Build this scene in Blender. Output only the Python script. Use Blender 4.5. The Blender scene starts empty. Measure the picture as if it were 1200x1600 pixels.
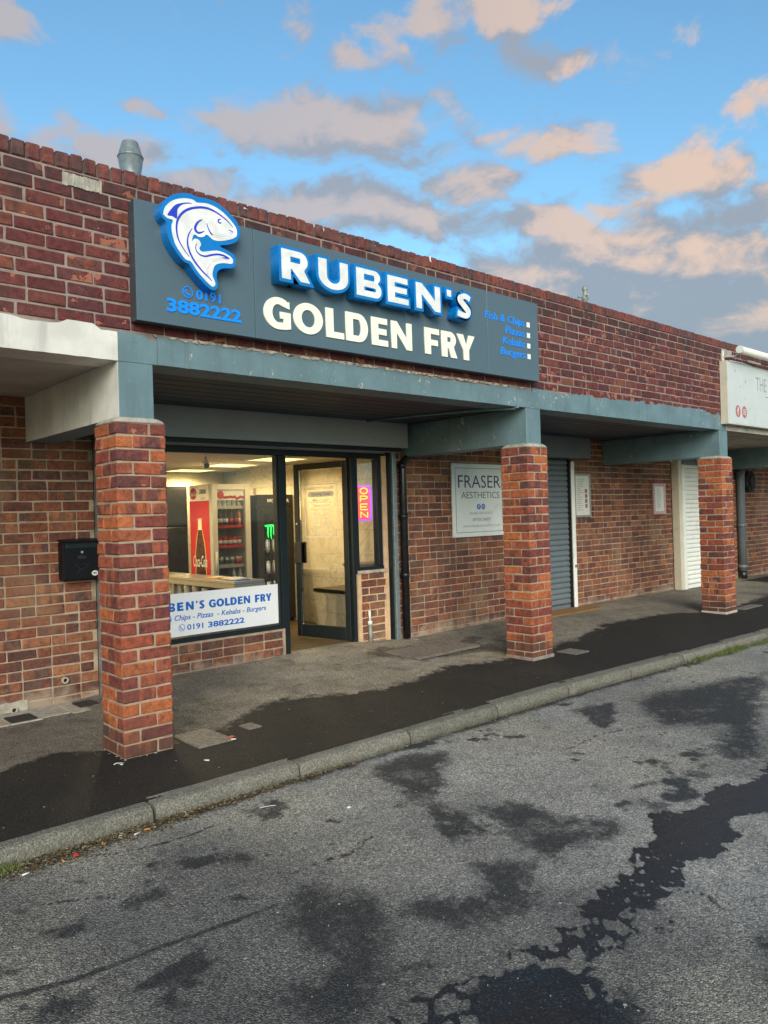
import bpy, bmesh, math, random
import numpy as np
from mathutils import Matrix, Vector
random.seed(7); rng = np.random.default_rng(7)
S = bpy.context.scene
C = S.collection
rad = math.radians

# ------------------------------------------------------------------ camera
CAM = (-1.945, -4.576, 1.443); YAW, PITCH, ROLL, FPX = .7336, .0037, -.0293, 1208.
def cam_axes():
    f = np.array([math.sin(YAW)*math.cos(PITCH), math.cos(YAW)*math.cos(PITCH), math.sin(PITCH)])
    r = np.array([math.cos(YAW), -math.sin(YAW), 0.]); u = np.cross(r, f)
    c, s = math.cos(ROLL), math.sin(ROLL)
    return c*r+s*u, -s*r+c*u, f
cr, cu, cf = cam_axes()
cd = bpy.data.cameras.new('camera'); cam = bpy.data.objects.new('camera', cd); C.objects.link(cam)
cd.sensor_fit = 'VERTICAL'; cd.sensor_height = 36.0; cd.lens = FPX/1600*36.0
cd.clip_start = .05; cd.clip_end = 3000
m = Matrix.Identity(4)
for i in range(3):
    m[i][0] = cr[i]; m[i][1] = cu[i]; m[i][2] = -cf[i]; m[i][3] = CAM[i]
cam.matrix_world = m
S.camera = cam
def proj(p):
    d = np.array(p, float)-np.array(CAM); z = d@cf
    if z < .1: return -9999, -9999, z
    return 600+FPX*(d@cr)/z, 800-FPX*(d@cu)/z, z

# ------------------------------------------------------------------ node helpers
class NT:
    def __init__(s, tree): s.t = tree
    def n(s, typ, ins=None, **props):
        nd = s.t.nodes.new(typ)
        for k, v in props.items(): setattr(nd, k, v)
        for k, v in (ins or {}).items():
            sk = nd.inputs[k]
            if hasattr(v, 'is_output') or isinstance(v, bpy.types.NodeSocket): s.t.links.new(v, sk)
            else: sk.default_value = v
        return nd
    def math(s, op, a, b=0., c=None, clamp=False):
        ins = {0: a, 1: b}
        if c is not None: ins[2] = c
        return s.n('ShaderNodeMath', ins, operation=op, use_clamp=clamp).outputs[0]
    def noise(s, vec, scale, detail=3., rough=.5, dist=0., dim='3D'):
        ins = {'Vector': vec, 'Scale': scale, 'Detail': detail, 'Roughness': rough, 'Distortion': dist}
        return s.n('ShaderNodeTexNoise', ins, noise_dimensions=dim).outputs['Fac']
    def mapr(s, v, a, b, c=0., d=1.):
        return s.n('ShaderNodeMapRange', {'Value': v, 'From Min': a, 'From Max': b, 'To Min': c, 'To Max': d}, interpolation_type='SMOOTHSTEP').outputs[0]
    def mix(s, f, a, b, blend='MIX'):
        nd = s.t.nodes.new('ShaderNodeMix'); nd.data_type = 'RGBA'; nd.blend_type = blend
        for idx, v in ((0, f), (6, a), (7, b)):
            if isinstance(v, bpy.types.NodeSocket): s.t.links.new(v, nd.inputs[idx])
            elif idx == 0: nd.inputs[0].default_value = v
            else: nd.inputs[idx].default_value = (*v, 1.) if len(v) == 3 else v
        return nd.outputs[2]
    def ramp(s, f, stops, interp='LINEAR'):
        nd = s.n('ShaderNodeValToRGB', {0: f}); e = nd.color_ramp; e.interpolation = interp
        while len(e.elements) < len(stops): e.elements.new(.5)
        for el, (p, c) in zip(e.elements, stops): el.position = p; el.color = (*c, 1.)
        return nd.outputs[0]
    def vadd(s, a, b): return s.n('ShaderNodeVectorMath', {0: a, 1: b}, operation='ADD').outputs[0]

# ------------------------------------------------------------------ sky and sun
SUN_EL, SUN_AZ = rad(10), rad(215)          # azimuth clockwise from +Y: behind the camera, to its left
w = bpy.data.worlds.new('World'); S.world = w; w.use_nodes = True
wt = w.node_tree; wt.nodes.clear(); W = NT(wt)
SKY_STR = .15
sky = W.n('ShaderNodeTexSky', sky_type='NISHITA'); sky.sun_disc = False
sky.sun_elevation = SUN_EL; sky.sun_rotation = SUN_AZ; sky.altitude = 60; sky.air_density = 1.1; sky.dust_density = .6; sky.ozone_density = 2.2
# cloud banks: azimuth, elevation, half widths (radians), weight
CLOUDS = [(0.6983, 0.4621, 0.1528, 0.034, 1.0), (0.6236, 0.5561, 0.0329, 0.0189, 0.75), (0.726, 0.5354, 0.058, 0.023, 0.7), (0.8841, 0.5678, 0.0956, 0.0218, 0.85), (0.9632, 0.4343, 0.0733, 0.0178, 0.9), (0.8613, 0.3972, 0.0606, 0.0263, 0.9), (0.687, 0.3757, 0.1323, 0.034, 0.95), (0.3886, 0.4234, 0.0907, 0.0271, 0.95), (1.1163, 0.3861, 0.0792, 0.0356, 1.0), (1.1771, 0.3202, 0.0779, 0.0299, 1.0), (0.9483, 0.3473, 0.1077, 0.0283, 0.95), (1.0692, 0.2799, 0.22713600000000003, 0.055125, 1.25), (0.2903, 0.5355, 0.026, 0.0232, 0.8), (0.2773, 0.4399, 0.0409, 0.0332, 0.75), (1.1778, 0.4457, 0.0319, 0.0097, 0.62), (0.9894, 0.5061, 0.046, 0.0097, 0.6), (0.923, 0.5293, 0.0553, 0.0239, 0.6), (0.4349, 0.4762, 0.0275, 0.01, 0.6), (1.1808, 0.2188, 0.1482, 0.054860000000000006, 1.35), (0.819, 0.3607, 0.0976, 0.0215, 0.8), (0.7846, 0.5482, 0.0116, 0.0072, 0.55), (0.5014, 0.3925, 0.096, 0.0273, 0.8), (0.5422, 0.4322, 0.016, 0.0094, 0.55)]
g = bpy.data.node_groups.new('cloud_density', 'ShaderNodeTree')
g.interface.new_socket('u', in_out='INPUT', socket_type='NodeSocketFloat')
g.interface.new_socket('v', in_out='INPUT', socket_type='NodeSocketFloat')
g.interface.new_socket('d', in_out='OUTPUT', socket_type='NodeSocketFloat')
G = NT(g); gi = g.nodes.new('NodeGroupInput'); go = g.nodes.new('NodeGroupOutput')
vec = G.n('ShaderNodeCombineXYZ', {0: gi.outputs[0], 1: G.math('MULTIPLY', gi.outputs[1], 1.7), 2: 0.}).outputs[0]
wob = G.n('ShaderNodeTexNoise', {'Vector': vec, 'Scale': 7., 'Detail': 2.}).outputs['Color']
wx = G.n('ShaderNodeSeparateXYZ', {0: wob})
u2 = G.math('MULTIPLY_ADD', G.math('SUBTRACT', wx.outputs[0], .5), .09, gi.outputs[0])
v2 = G.math('MULTIPLY_ADD', G.math('SUBTRACT', wx.outputs[1], .5), .05, gi.outputs[1])
acc = None
for (a, e, ra, re, wt_) in CLOUDS:
    du = G.math('MULTIPLY', G.math('SUBTRACT', u2, a), .86/ra); dv = G.math('MULTIPLY', G.math('SUBTRACT', v2, e), .80/re)
    r2 = G.math('ADD', G.math('MULTIPLY', du, du), G.math('MULTIPLY', dv, dv))
    ex = G.math('MULTIPLY', G.math('POWER', math.e, G.math('MULTIPLY', r2, -1.)), wt_)
    acc = ex if acc is None else G.math('MAXIMUM', acc, ex)
fb = G.noise(vec, 12., 9., .60, .45)
big = G.noise(vec, 3.1, 3., .5)
# away from the banks above, plain broken cloud carries on all round
da = G.math('MULTIPLY', G.math('SUBTRACT', gi.outputs[0], .73), 1/.62); de = G.math('MULTIPLY', G.math('SUBTRACT', gi.outputs[1], .2), 1/.5)
out_f = G.mapr(G.math('ADD', G.math('MULTIPLY', da, da), G.math('MULTIPLY', de, de)), .8, 1.5)
gen = G.math('MULTIPLY', G.mapr(big, .47, .68), G.math('ADD', G.math('MULTIPLY', out_f, .8), .2))
base = G.math('MAXIMUM', acc, gen)
d = G.math('ADD', G.math('MULTIPLY', base, 1.05), G.math('MULTIPLY', G.math('SUBTRACT', fb, .5), 2.5))
g.links.new(G.math('SUBTRACT', d, .34), go.inputs[0])
tc = W.n('ShaderNodeTexCoord'); sp = W.n('ShaderNodeSeparateXYZ', {0: tc.outputs['Generated']})
az = W.math('ARCTAN2', sp.outputs[0], sp.outputs[1]); el = W.math('ARCSINE', sp.outputs[2])
def dens(du, dv):
    nd = wt.nodes.new('ShaderNodeGroup'); nd.node_tree = g
    wt.links.new(W.math('ADD', az, du), nd.inputs[0]); wt.links.new(W.math('ADD', el, dv), nd.inputs[1])
    return nd.outputs[0]
d0 = dens(0., 0.); d1 = dens(-.022, .045)
cov = W.mapr(d0, -.10, .48)
lit = W.math('MULTIPLY', W.mapr(W.math('ADD', W.math('SUBTRACT', d0, d1), W.math('MULTIPLY', W.math('SUBTRACT', .5, d0), .25)), -.02, .70), W.math('MULTIPLY', W.mapr(az, .35, 1.2, .66, .98), W.mapr(el, .12, .30, .50, 1.)))
warm = W.mix(W.mapr(az, .55, 1.15), (.63, .54, .52), (.86, .60, .43))
grey = W.mix(W.mapr(el, .1, .5), (.29, .325, .375), (.37, .39, .44))
ccol = W.mix(lit, grey, warm)
k = 1/SKY_STR
ccol = W.mix(1., ccol, (k*.55, k*.55, k*.55), 'MULTIPLY')
skc = W.mix(1., sky.outputs[0], (.76, .98, 1.03), 'MULTIPLY')
hor = W.mapr(el, .32, .02)
skc = W.mix(W.math('MULTIPLY', hor, .45), skc, (.20*k, .35*k, .44*k))
fin = W.mix(W.math('MULTIPLY', cov, .88), skc, ccol)
bg = W.n('ShaderNodeBackground', {'Color': fin, 'Strength': SKY_STR})
wo = W.n('ShaderNodeOutputWorld', {'Surface': bg.outputs[0]})
w.cycles.sampling_method = 'MANUAL'; w.cycles.sample_map_resolution = 512

sd = bpy.data.lights.new('sun', 'SUN'); sd.energy = 2.0; sd.angle = rad(36); sd.color = (1., .90, .78)
so = bpy.data.objects.new('sun', sd); C.objects.link(so)
sdir = Vector((math.sin(SUN_AZ)*math.cos(rad(26)), math.cos(SUN_AZ)*math.cos(rad(26)), math.sin(rad(26))))
so.rotation_euler = sdir.to_track_quat('Z', 'Y').to_euler(); so.location = (-20, -20, 20)

S.view_settings.view_transform = 'Standard'; S.view_settings.look = 'None'
S.view_settings.gamma = 1; S.view_settings.use_curve_mapping = False; S.view_settings.exposure = .85
S.cycles.use_denoising = True; S.cycles.max_bounces = 7; S.cycles.diffuse_bounces = 3; S.cycles.transparent_max_bounces = 12
S.cycles.sample_clamp_indirect = 8; S.cycles.caustics_reflective = False; S.cycles.caustics_refractive = False

# ------------------------------------------------------------------ materials
def new_mat(name):
    mt = bpy.data.materials.new(name); mt.use_nodes = True; mt.node_tree.nodes.clear()
    n = NT(mt.node_tree); b = n.n('ShaderNodeBsdfPrincipled'); o = n.n('ShaderNodeOutputMaterial', {0: b.outputs[0]})
    return mt, n, b
def L(n, a, b): n.t.links.new(a, b)
def pmat(name, col, rough=.6, var=.15, scale=14., bump=0., bscale=60., metal=0., emit=None, estr=0., spec=.5, dirt=None):
    mt, n, b = new_mat(name)
    pos = n.n('ShaderNodeNewGeometry').outputs['Position']
    f = n.noise(pos, scale, 5., .6)
    c = n.mix(n.mapr(f, .25, .75), tuple(x*(1-var) for x in col), tuple(min(1, x*(1+var)) for x in col))
    if dirt:
        dn = n.noise(pos, dirt[1], 6., .65, .4)
        c = n.mix(n.math('MULTIPLY', n.mapr(dn, .52, .72), dirt[2]), c, dirt[0])
    L(n, c, b.inputs['Base Color'])
    fr = n.noise(pos, scale*2.3, 3.)
    L(n, n.mapr(fr, .2, .8, max(.03, rough-.1), min(1, rough+.1)), b.inputs['Roughness'])
    b.inputs['Metallic'].default_value = metal; b.inputs['Specular IOR Level'].default_value = spec
    if bump:
        bn = n.n('ShaderNodeBump', {'Height': n.noise(pos, bscale, 5., .6), 'Strength': bump, 'Distance': .004})
        L(n, bn.outputs[0], b.inputs['Normal'])
    if emit:
        b.inputs['Emission Color'].default_value = (*emit, 1); b.inputs['Emission Strength'].default_value = estr
    return mt
def brick_mat(name, pal, dark, island=False, band=.6, spall=None, sp_t=.60, grime=None, foot=None, soot=False):
    mt, n, b = new_mat(name)
    geo = n.n('ShaderNodeNewGeometry'); pos = geo.outputs['Position']
    rnd = geo.outputs['Random Per Island'] if island else n.n('ShaderNodeObjectInfo').outputs['Random']
    loc = pos if island else n.n('ShaderNodeTexCoord').outputs['Object']
    r1 = n.math('MULTIPLY', rnd, 91.7)
    off = n.n('ShaderNodeCombineXYZ', {0: r1, 1: n.math('MULTIPLY', rnd, 37.1), 2: n.math('MULTIPLY', rnd, 53.3)}).outputs[0]
    v = n.vadd(loc, off)
    r2 = n.math('FRACT', r1); r3 = n.math('FRACT', n.math('MULTIPLY', rnd, 413.3))
    c = n.ramp(r2, [(i/(len(pal)-1) if len(pal) > 1 else 0, p) for i, p in enumerate(pal)])
    sx = n.n('ShaderNodeSeparateXYZ', {0: v})
    bx = n.n('ShaderNodeCombineXYZ', {0: sx.outputs[0], 1: n.math('MULTIPLY', rnd, 20.), 2: n.math('MULTIPLY', sx.outputs[2], .12)}).outputs[0]
    bf = n.mapr(n.noise(bx, 13., 1.5, .5), .46, .54)
    c2 = n.mix(r3, dark, tuple(x*1.7 for x in dark))
    c = n.mix(n.math('MULTIPLY', bf, n.math('MULTIPLY', n.mapr(r3, .15, .9), band)), c, c2)
    f1 = n.noise(v, 26., 6., .65)
    c = n.mix(1., c, n.ramp(f1, [(.28, (.48, .48, .52)), (.5, (1, 1, 1)), (.74, (1.5, 1.4, 1.3))]), 'MULTIPLY')
    f2 = n.noise(v, 190., 3., .7)
    c = n.mix(1., c, n.ramp(f2, [(.3, (.58, .58, .60)), (.7, (1.38, 1.34, 1.28))]), 'MULTIPLY')
    h = n.math('ADD', n.math('MULTIPLY', f1, .7), n.math('MULTIPLY', f2, .5))
    if spall:
        sn = n.math('ADD', n.noise(v, 10., 5., .62, .2), n.math('MULTIPLY', n.math('SUBTRACT', r3, .55), .17))
        sf = n.mapr(sn, sp_t, sp_t+.03)
        c = n.mix(n.math('MULTIPLY', sf, .85), c, spall); h = n.math('SUBTRACT', h, n.math('MULTIPLY', sf, 1.6))
    ef = n.mapr(n.noise(pos, 5., 6., .7, .5), .60, .78)      # lime bloom and mortar smears
    c = n.mix(n.math('MULTIPLY', ef, .32), c, (.42, .36, .30))
    if grime:
        gf = n.mapr(n.noise(pos, 1.7, 4., .6), .48, .70)
        c = n.mix(n.math('MULTIPLY', gf, grime[3]), c, grime[:3])
    if soot:
        z = n.n('ShaderNodeSeparateXYZ', {0: pos}).outputs[2]; stv = n.n('ShaderNodeMapping', {'Vector': pos, 'Scale': (7., 7., .9)}).outputs[0]
        sf_ = n.math('ADD', n.mapr(z, 3.10, 3.58, 0., .55), n.math('MULTIPLY', n.math('SUBTRACT', n.noise(stv, 1., 5., .65), .5), 1.5))
        c = n.mix(n.math('MULTIPLY', n.mapr(sf_, .12, .62), .62), c, (.035, .03, .03))
    if foot:                                                   # splash dirt or lime on the lowest courses, broken up
        z = n.n('ShaderNodeSeparateXYZ', {0: pos}).outputs[2]
        ff = n.mapr(n.math('ADD', n.math('MULTIPLY', z, -1/foot[3]), n.math('MULTIPLY', n.noise(pos, 4.5, 5., .65), 2.2)), .35, 1.1)
        c = n.mix(n.math('MULTIPLY', ff, foot[4]), c, foot[:3])
    L(n, c, b.inputs['Base Color']); b.inputs['Roughness'].default_value = .87; b.inputs['Specular IOR Level'].default_value = .3
    bn = n.n('ShaderNodeBump', {'Height': h, 'Strength': .8, 'Distance': .005}); L(n, bn.outputs[0], b.inputs['Normal'])
    return mt
def pair(name, *a, **k): return brick_mat(name, *a, **k), brick_mat(name+'_mass', *a, island=True, **k)
M = {}
M['pillar'] = pair('pillar_brick', [(.27,.068,.040),(.40,.125,.048),(.19,.050,.042),(.32,.090,.050),(.46,.150,.050),(.23,.062,.046),(.165,.048,.042)], (.062,.030,.030), band=.85, spall=(.42,.17,.11), sp_t=.70, foot=(.075,.045,.035,.42,.75))
M['wall'] = pair('wall_brick', [(.185,.066,.040),(.265,.098,.052),(.135,.052,.040),(.215,.080,.045),(.31,.135,.07),(.165,.064,.046),(.10,.045,.038)], (.072,.042,.036), band=1., grime=(.30,.19,.11,.45), foot=(.36,.29,.22,.24,.8))
M['parapet'] = pair('parapet_brick', [(.105,.030,.031),(.14,.036,.034),(.085,.029,.033),(.17,.048,.04),(.125,.035,.036),(.20,.07,.045)], (.060,.026,.030), band=.55, spall=(.38,.14,.09), sp_t=.605, grime=(.10,.06,.055,.35), soot=True)
M['coping'] = pair('coping_brick', [(.19,.058,.048),(.14,.052,.05),(.23,.068,.052),(.105,.046,.044)], (.05,.036,.036), band=.7, grime=(.045,.045,.045,.5))
def mortar(name, col):
    return pmat(name, col, .92, .22, 9., .8, 120., spec=.2, dirt=((.10,.09,.08), 6., .5))
M['mortar_tan'] = mortar('mortar_tan', (.39,.295,.21)); M['mortar_grey'] = mortar('mortar_grey', (.28,.225,.195))
M['mortar_light'] = mortar('mortar_light', (.46,.40,.33))
M['cement'] = pmat('cement', (.36,.34,.28), .9, .25, 16., .8, 60., dirt=((.16,.14,.12), 14., .6))
def paint_mat(name, col, chip, chipcol, rough=.55):
    mt, n, b = new_mat(name); pos = n.n('ShaderNodeNewGeometry').outputs['Position']
    c = n.mix(n.mapr(n.noise(pos, 3.2, 5., .6), .3, .7), tuple(x*.86 for x in col), tuple(x*1.12 for x in col))
    st = n.n('ShaderNodeMapping', {'Vector': pos, 'Scale': (9., 9., 1.2)}).outputs[0]
    c = n.mix(n.math('MULTIPLY', n.mapr(n.noise(st, 1., 5., .65), .52, .74), .5), c, tuple(x*.55 for x in col))
    cn = n.noise(pos, 17., 7., .7, .8); cm = n.noise(pos, 2.1, 3.)
    cf_ = n.mapr(n.math('ADD', cn, n.math('MULTIPLY', cm, .3)), chip, chip+.012)
    c = n.mix(cf_, c, chipcol)
    vo = n.n('ShaderNodeTexVoronoi', {'Vector': n.vadd(pos, n.n('ShaderNodeTexNoise', {'Vector': pos, 'Scale': 8.}).outputs['Color']), 'Scale': 1.7}, feature='DISTANCE_TO_EDGE')
    ck = n.math('MULTIPLY', n.mapr(vo.outputs['Distance'], .006, .001), n.mapr(n.noise(pos, 1.3, 2.), .60, .68))
    c = n.mix(n.math('MULTIPLY', ck, .8), c, tuple(x*.25 for x in col))
    L(n, c, b.inputs['Base Color']); b.inputs['Roughness'].default_value = rough; b.inputs['Specular IOR Level'].default_value = .4
    h = n.math('SUBTRACT', n.math('MULTIPLY', n.noise(pos, 38., 5., .65), .6), n.math('ADD', cf_, ck))
    L(n, n.n('ShaderNodeBump', {'Height': h, 'Strength': .5, 'Distance': .005}).outputs[0], b.inputs['Normal'])
    return mt
M['grey_paint'] = paint_mat('grey_masonry_paint', (.135,.215,.24), .80, (.5,.47,.42))
M['white_paint'] = paint_mat('white_masonry_paint', (.68,.67,.61), .93, (.45,.42,.36))
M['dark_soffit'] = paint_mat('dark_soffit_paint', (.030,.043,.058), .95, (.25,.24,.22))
M['pale_soffit'] = paint_mat('pale_soffit_paint', (.46,.45,.42), .93, (.3,.28,.25))
M['raw_concrete'] = pmat('raw_concrete', (.36,.33,.28), .85, .3, 5., .5, 40., dirt=((.12,.11,.10), 4., .6))
M['sign_grey'] = pmat('sign_grey', (.085,.135,.165), .38, .05, 1.5, spec=.45)
M['sign_edge'] = pmat('sign_edge', (.05,.06,.07), .45, .05)
M['blue'] = pmat('letter_blue', (.0,.19,.56), .32, .05)
M['fish_line'] = pmat('fish_line_blue', (.02,.05,.55), .4, .03)
def lit_mat(name, col, e, patch=.25):
    mt, n, b = new_mat(name); pos = n.n('ShaderNodeNewGeometry').outputs['Position']
    f = n.noise(pos, 13., 2., .5)
    b.inputs['Base Color'].default_value = (*col, 1); b.inputs['Roughness'].default_value = .35
    b.inputs['Emission Color'].default_value = (*col, 1)
    L(n, n.mapr(f, .3, .7, e*(1-patch), e*(1+patch)), b.inputs['Emission Strength'])
    return mt
M['white_face'] = lit_mat('backlit_white_acrylic', (.70,.715,.69), .085, .95)
M['cream_face'] = lit_mat('backlit_cream_acrylic', (.78,.78,.63), .13, .12)
M['azure'] = lit_mat('backlit_azure_acrylic', (.0,.22,.80), .17, .15)
M['frame'] = pmat('dark_aluminium', (.011,.017,.020), .4, .1, metal=.0, spec=.3)
M['grey_metal'] = pmat('grey_shutter_metal', (.135,.165,.18), .42, .08, 6.)
M['box_grey'] = pmat('shutter_box_grey', (.34,.37,.385), .35, .06, 3.)
M['galv'] = pmat('galvanised_steel', (.24,.285,.285), .42, .2, 25., metal=.45)
M['white_metal'] = pmat('white_coated_metal', (.78,.80,.74), .4, .05, 4., dirt=((.45,.43,.36), 7., .4))
M['cream_metal'] = pmat('cream_coated_metal', (.62,.58,.46), .45, .06, 4., dirt=((.35,.32,.26), 7., .4))
M['black'] = pmat('black_plastic', (.012,.013,.015), .33, .2)
M['black_metal'] = pmat('black_coated_metal', (.006,.006,.008), .45, .2, 30., .15, 200., spec=.22)
M['white_board'] = pmat('white_sign_board', (.74,.76,.72), .4, .04, 4., dirt=((.5,.5,.44), 3., .35))
M['pale_board'] = pmat('pale_grey_board', (.56,.60,.595), .45, .05, 3., dirt=((.42,.44,.42), 3., .4))
M['vinyl'] = pmat('white_vinyl', (.80,.82,.84), .35, .03, 2.)
M['vinyl_blue'] = pmat('vinyl_blue', (.0,.12,.52), .4, .03)
M['navy'] = pmat('navy_print', (.03,.03,.10), .5, .03)
M['grey_print'] = pmat('grey_print', (.10,.11,.11), .5, .03)
M['soft_print'] = pmat('soft_grey_print', (.33,.34,.33), .5, .03)
M['rose'] = pmat('rose_print', (.42,.14,.14), .5, .05)
M['pink_frame'] = pmat('pink_frame', (.50,.33,.32), .5, .1)
M['paper'] = pmat('paper', (.66,.66,.60), .6, .05)
M['photo_print'] = pmat('photo_print', (.30,.12,.13), .5, .8, 60.)
M['steel'] = pmat('brushed_steel', (.50,.49,.46), .34, .04, 3., metal=.8)
M['dark_steel'] = pmat('dark_steel', (.035,.034,.032), .35, .1, 2., metal=.4)
M['fridge_white'] = pmat('fridge_shell', (.44,.415,.36), .4, .05)
M['fridge_black'] = pmat('black_fridge_shell', (.016,.016,.017), .35, .1)
M['red'] = pmat('red_panel', (.50,.018,.025), .4, .1, 3.)
M['cola'] = pmat('cola_print', (.06,.018,.012), .3, .5, 20.)
M['gold'] = pmat('gold_print', (.70,.35,.06), .5, .1)
M['glow_print'] = pmat('pale_print', (.75,.70,.62), .5, .05)
M['bottle_glass'] = pmat('bottle_dark', (.055,.022,.015), .12, .3, 30.)
M['bottle_clear'] = pmat('bottle_pale', (.40,.42,.40), .15, .2, 30.)
M['can_red'] = pmat('can_red', (.45,.03,.03), .3, .1, metal=.3)
M['can_silver'] = pmat('can_silver', (.55,.55,.52), .28, .2, 40., metal=.5)
M['orange_drink'] = pmat('orange_drink', (.65,.22,.03), .2, .1)
M['label_red'] = pmat('label_red', (.50,.03,.03), .4, .1)
M['label_white'] = pmat('label_white', (.75,.73,.68), .4, .1)
M['green_glow'] = pmat('green_led', (.0,.5,.05), .4, .05, emit=(.02,1.,.10), estr=1.6)
M['cup'] = pmat('foam_cup', (.80,.79,.74), .6, .05)
M['taupe'] = pmat('taupe_laminate', (.16,.105,.075), .4, .1)
M['shop_floor'] = pmat('brown_floor_vinyl', (.13,.085,.035), .45, .15, 5.)
M['plaster'] = pmat('interior_plaster', (.66,.60,.48), .7, .04, 3.)
M['ceil'] = pmat('ceiling_tile', (.50,.45,.38), .85, .06, 60.)
M['lightpanel'] = pmat('ceiling_light_panel', (.9,.85,.6), .5, .02, emit=(1., .93, .34), estr=.95)
M['peach_render'] = pmat('painted_render', (.62,.42,.25), .8, .15, 12., .3)  # warm glow of the neon and shop is put into this peach colour
M['iron'] = pmat('cast_iron', (.035,.032,.03), .75, .3, 40., .5, 150., metal=.3)
M['cover'] = pmat('worn_steel_cover', (.20,.175,.15), .55, .3, 30., .6, 130., metal=.2, dirt=((.09,.07,.055), 8., .7))
M['sand'] = pmat('pale_flags', (.38,.33,.26), .88, .25, 12., .6, 90., dirt=((.13,.13,.12), 7., .8))
M['clay'] = pmat('clay_pipe', (.42,.36,.28), .7, .1)
M['leafmat'] = None
def tile_mat():
    mt, n, b = new_mat('cream_marbled_tile')
    tcn = n.n('ShaderNodeTexCoord').outputs['Object']; rnd = n.n('ShaderNodeObjectInfo').outputs['Random']
    v = n.vadd(tcn, n.n('ShaderNodeCombineXYZ', {0: n.math('MULTIPLY', rnd, 70.), 1: n.math('MULTIPLY', rnd, 31.), 2: 0.}).outputs[0])
    f = n.noise(v, 3.2, 6., .62, 1.6)
    ridge = n.mapr(n.math('ABSOLUTE', n.math('SUBTRACT', f, .5)), .0, .05)
    c = n.mix(ridge, (.56,.49,.36), (.70,.63,.50))
    L(n, c, b.inputs['Base Color']); b.inputs['Roughness'].default_value = .22
    L(n, n.n('ShaderNodeBump', {'Height': f, 'Strength': .35, 'Distance': .012}).outputs[0], b.inputs['Normal'])
    return mt
M['tile'] = tile_mat()
def glass_mat(name, tint=(1, 1, 1), boost=1.):
    mt = bpy.data.materials.new(name); mt.use_nodes = True; mt.node_tree.nodes.clear(); n = NT(mt.node_tree)
    tr = n.n('ShaderNodeBsdfTransparent', {0: (*tint, 1)}); gl = n.n('ShaderNodeBsdfGlossy', {'Color': (1, 1, 1, 1), 'Roughness': .02})
    fr = n.n('ShaderNodeFresnel', {'IOR': 1.45})
    mx = n.n('ShaderNodeMixShader', {0: n.math('MULTIPLY', fr.outputs[0], boost), 1: tr.outputs[0], 2: gl.outputs[0]})
    n.n('ShaderNodeOutputMaterial', {0: mx.outputs[0]})
    return mt
M['glass'] = glass_mat('window_glass', (.96,.97,.96), .8); M['fridge_glass'] = glass_mat('fridge_glass', (.9,.9,.9), .5)
def tube_mat(name, col, e):
    return pmat(name, col, .4, .0, emit=col, estr=e)
M['neon_red'] = tube_mat('neon_orange', (1., .30, .01), 2.2); M['neon_blue'] = tube_mat('neon_violet', (.16, .03, 1.), 2.0); M['neon_back'] = tube_mat('neon_backplate', (.8, .05, .10), .55)  # backplate emission stands for the red glow of the tubes
M['tuft'] = pmat('grass_blade', (.12,.16,.035), .7, .5, 30.)
M['butt_orange'] = pmat('filter_orange', (.55,.22,.05), .8, .1); M['butt_white'] = pmat('litter_white', (.75,.72,.66), .8, .1)
M['redplastic'] = pmat('red_plastic', (.60,.03,.02), .4, .1)
M['orangelitter'] = pmat('orange_red_scrap', (.55,.12,.06), .6, .1)
M['aged'] = pmat('weathered_metal', (.30,.31,.27), .6, .2, 20., metal=.3)

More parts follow.
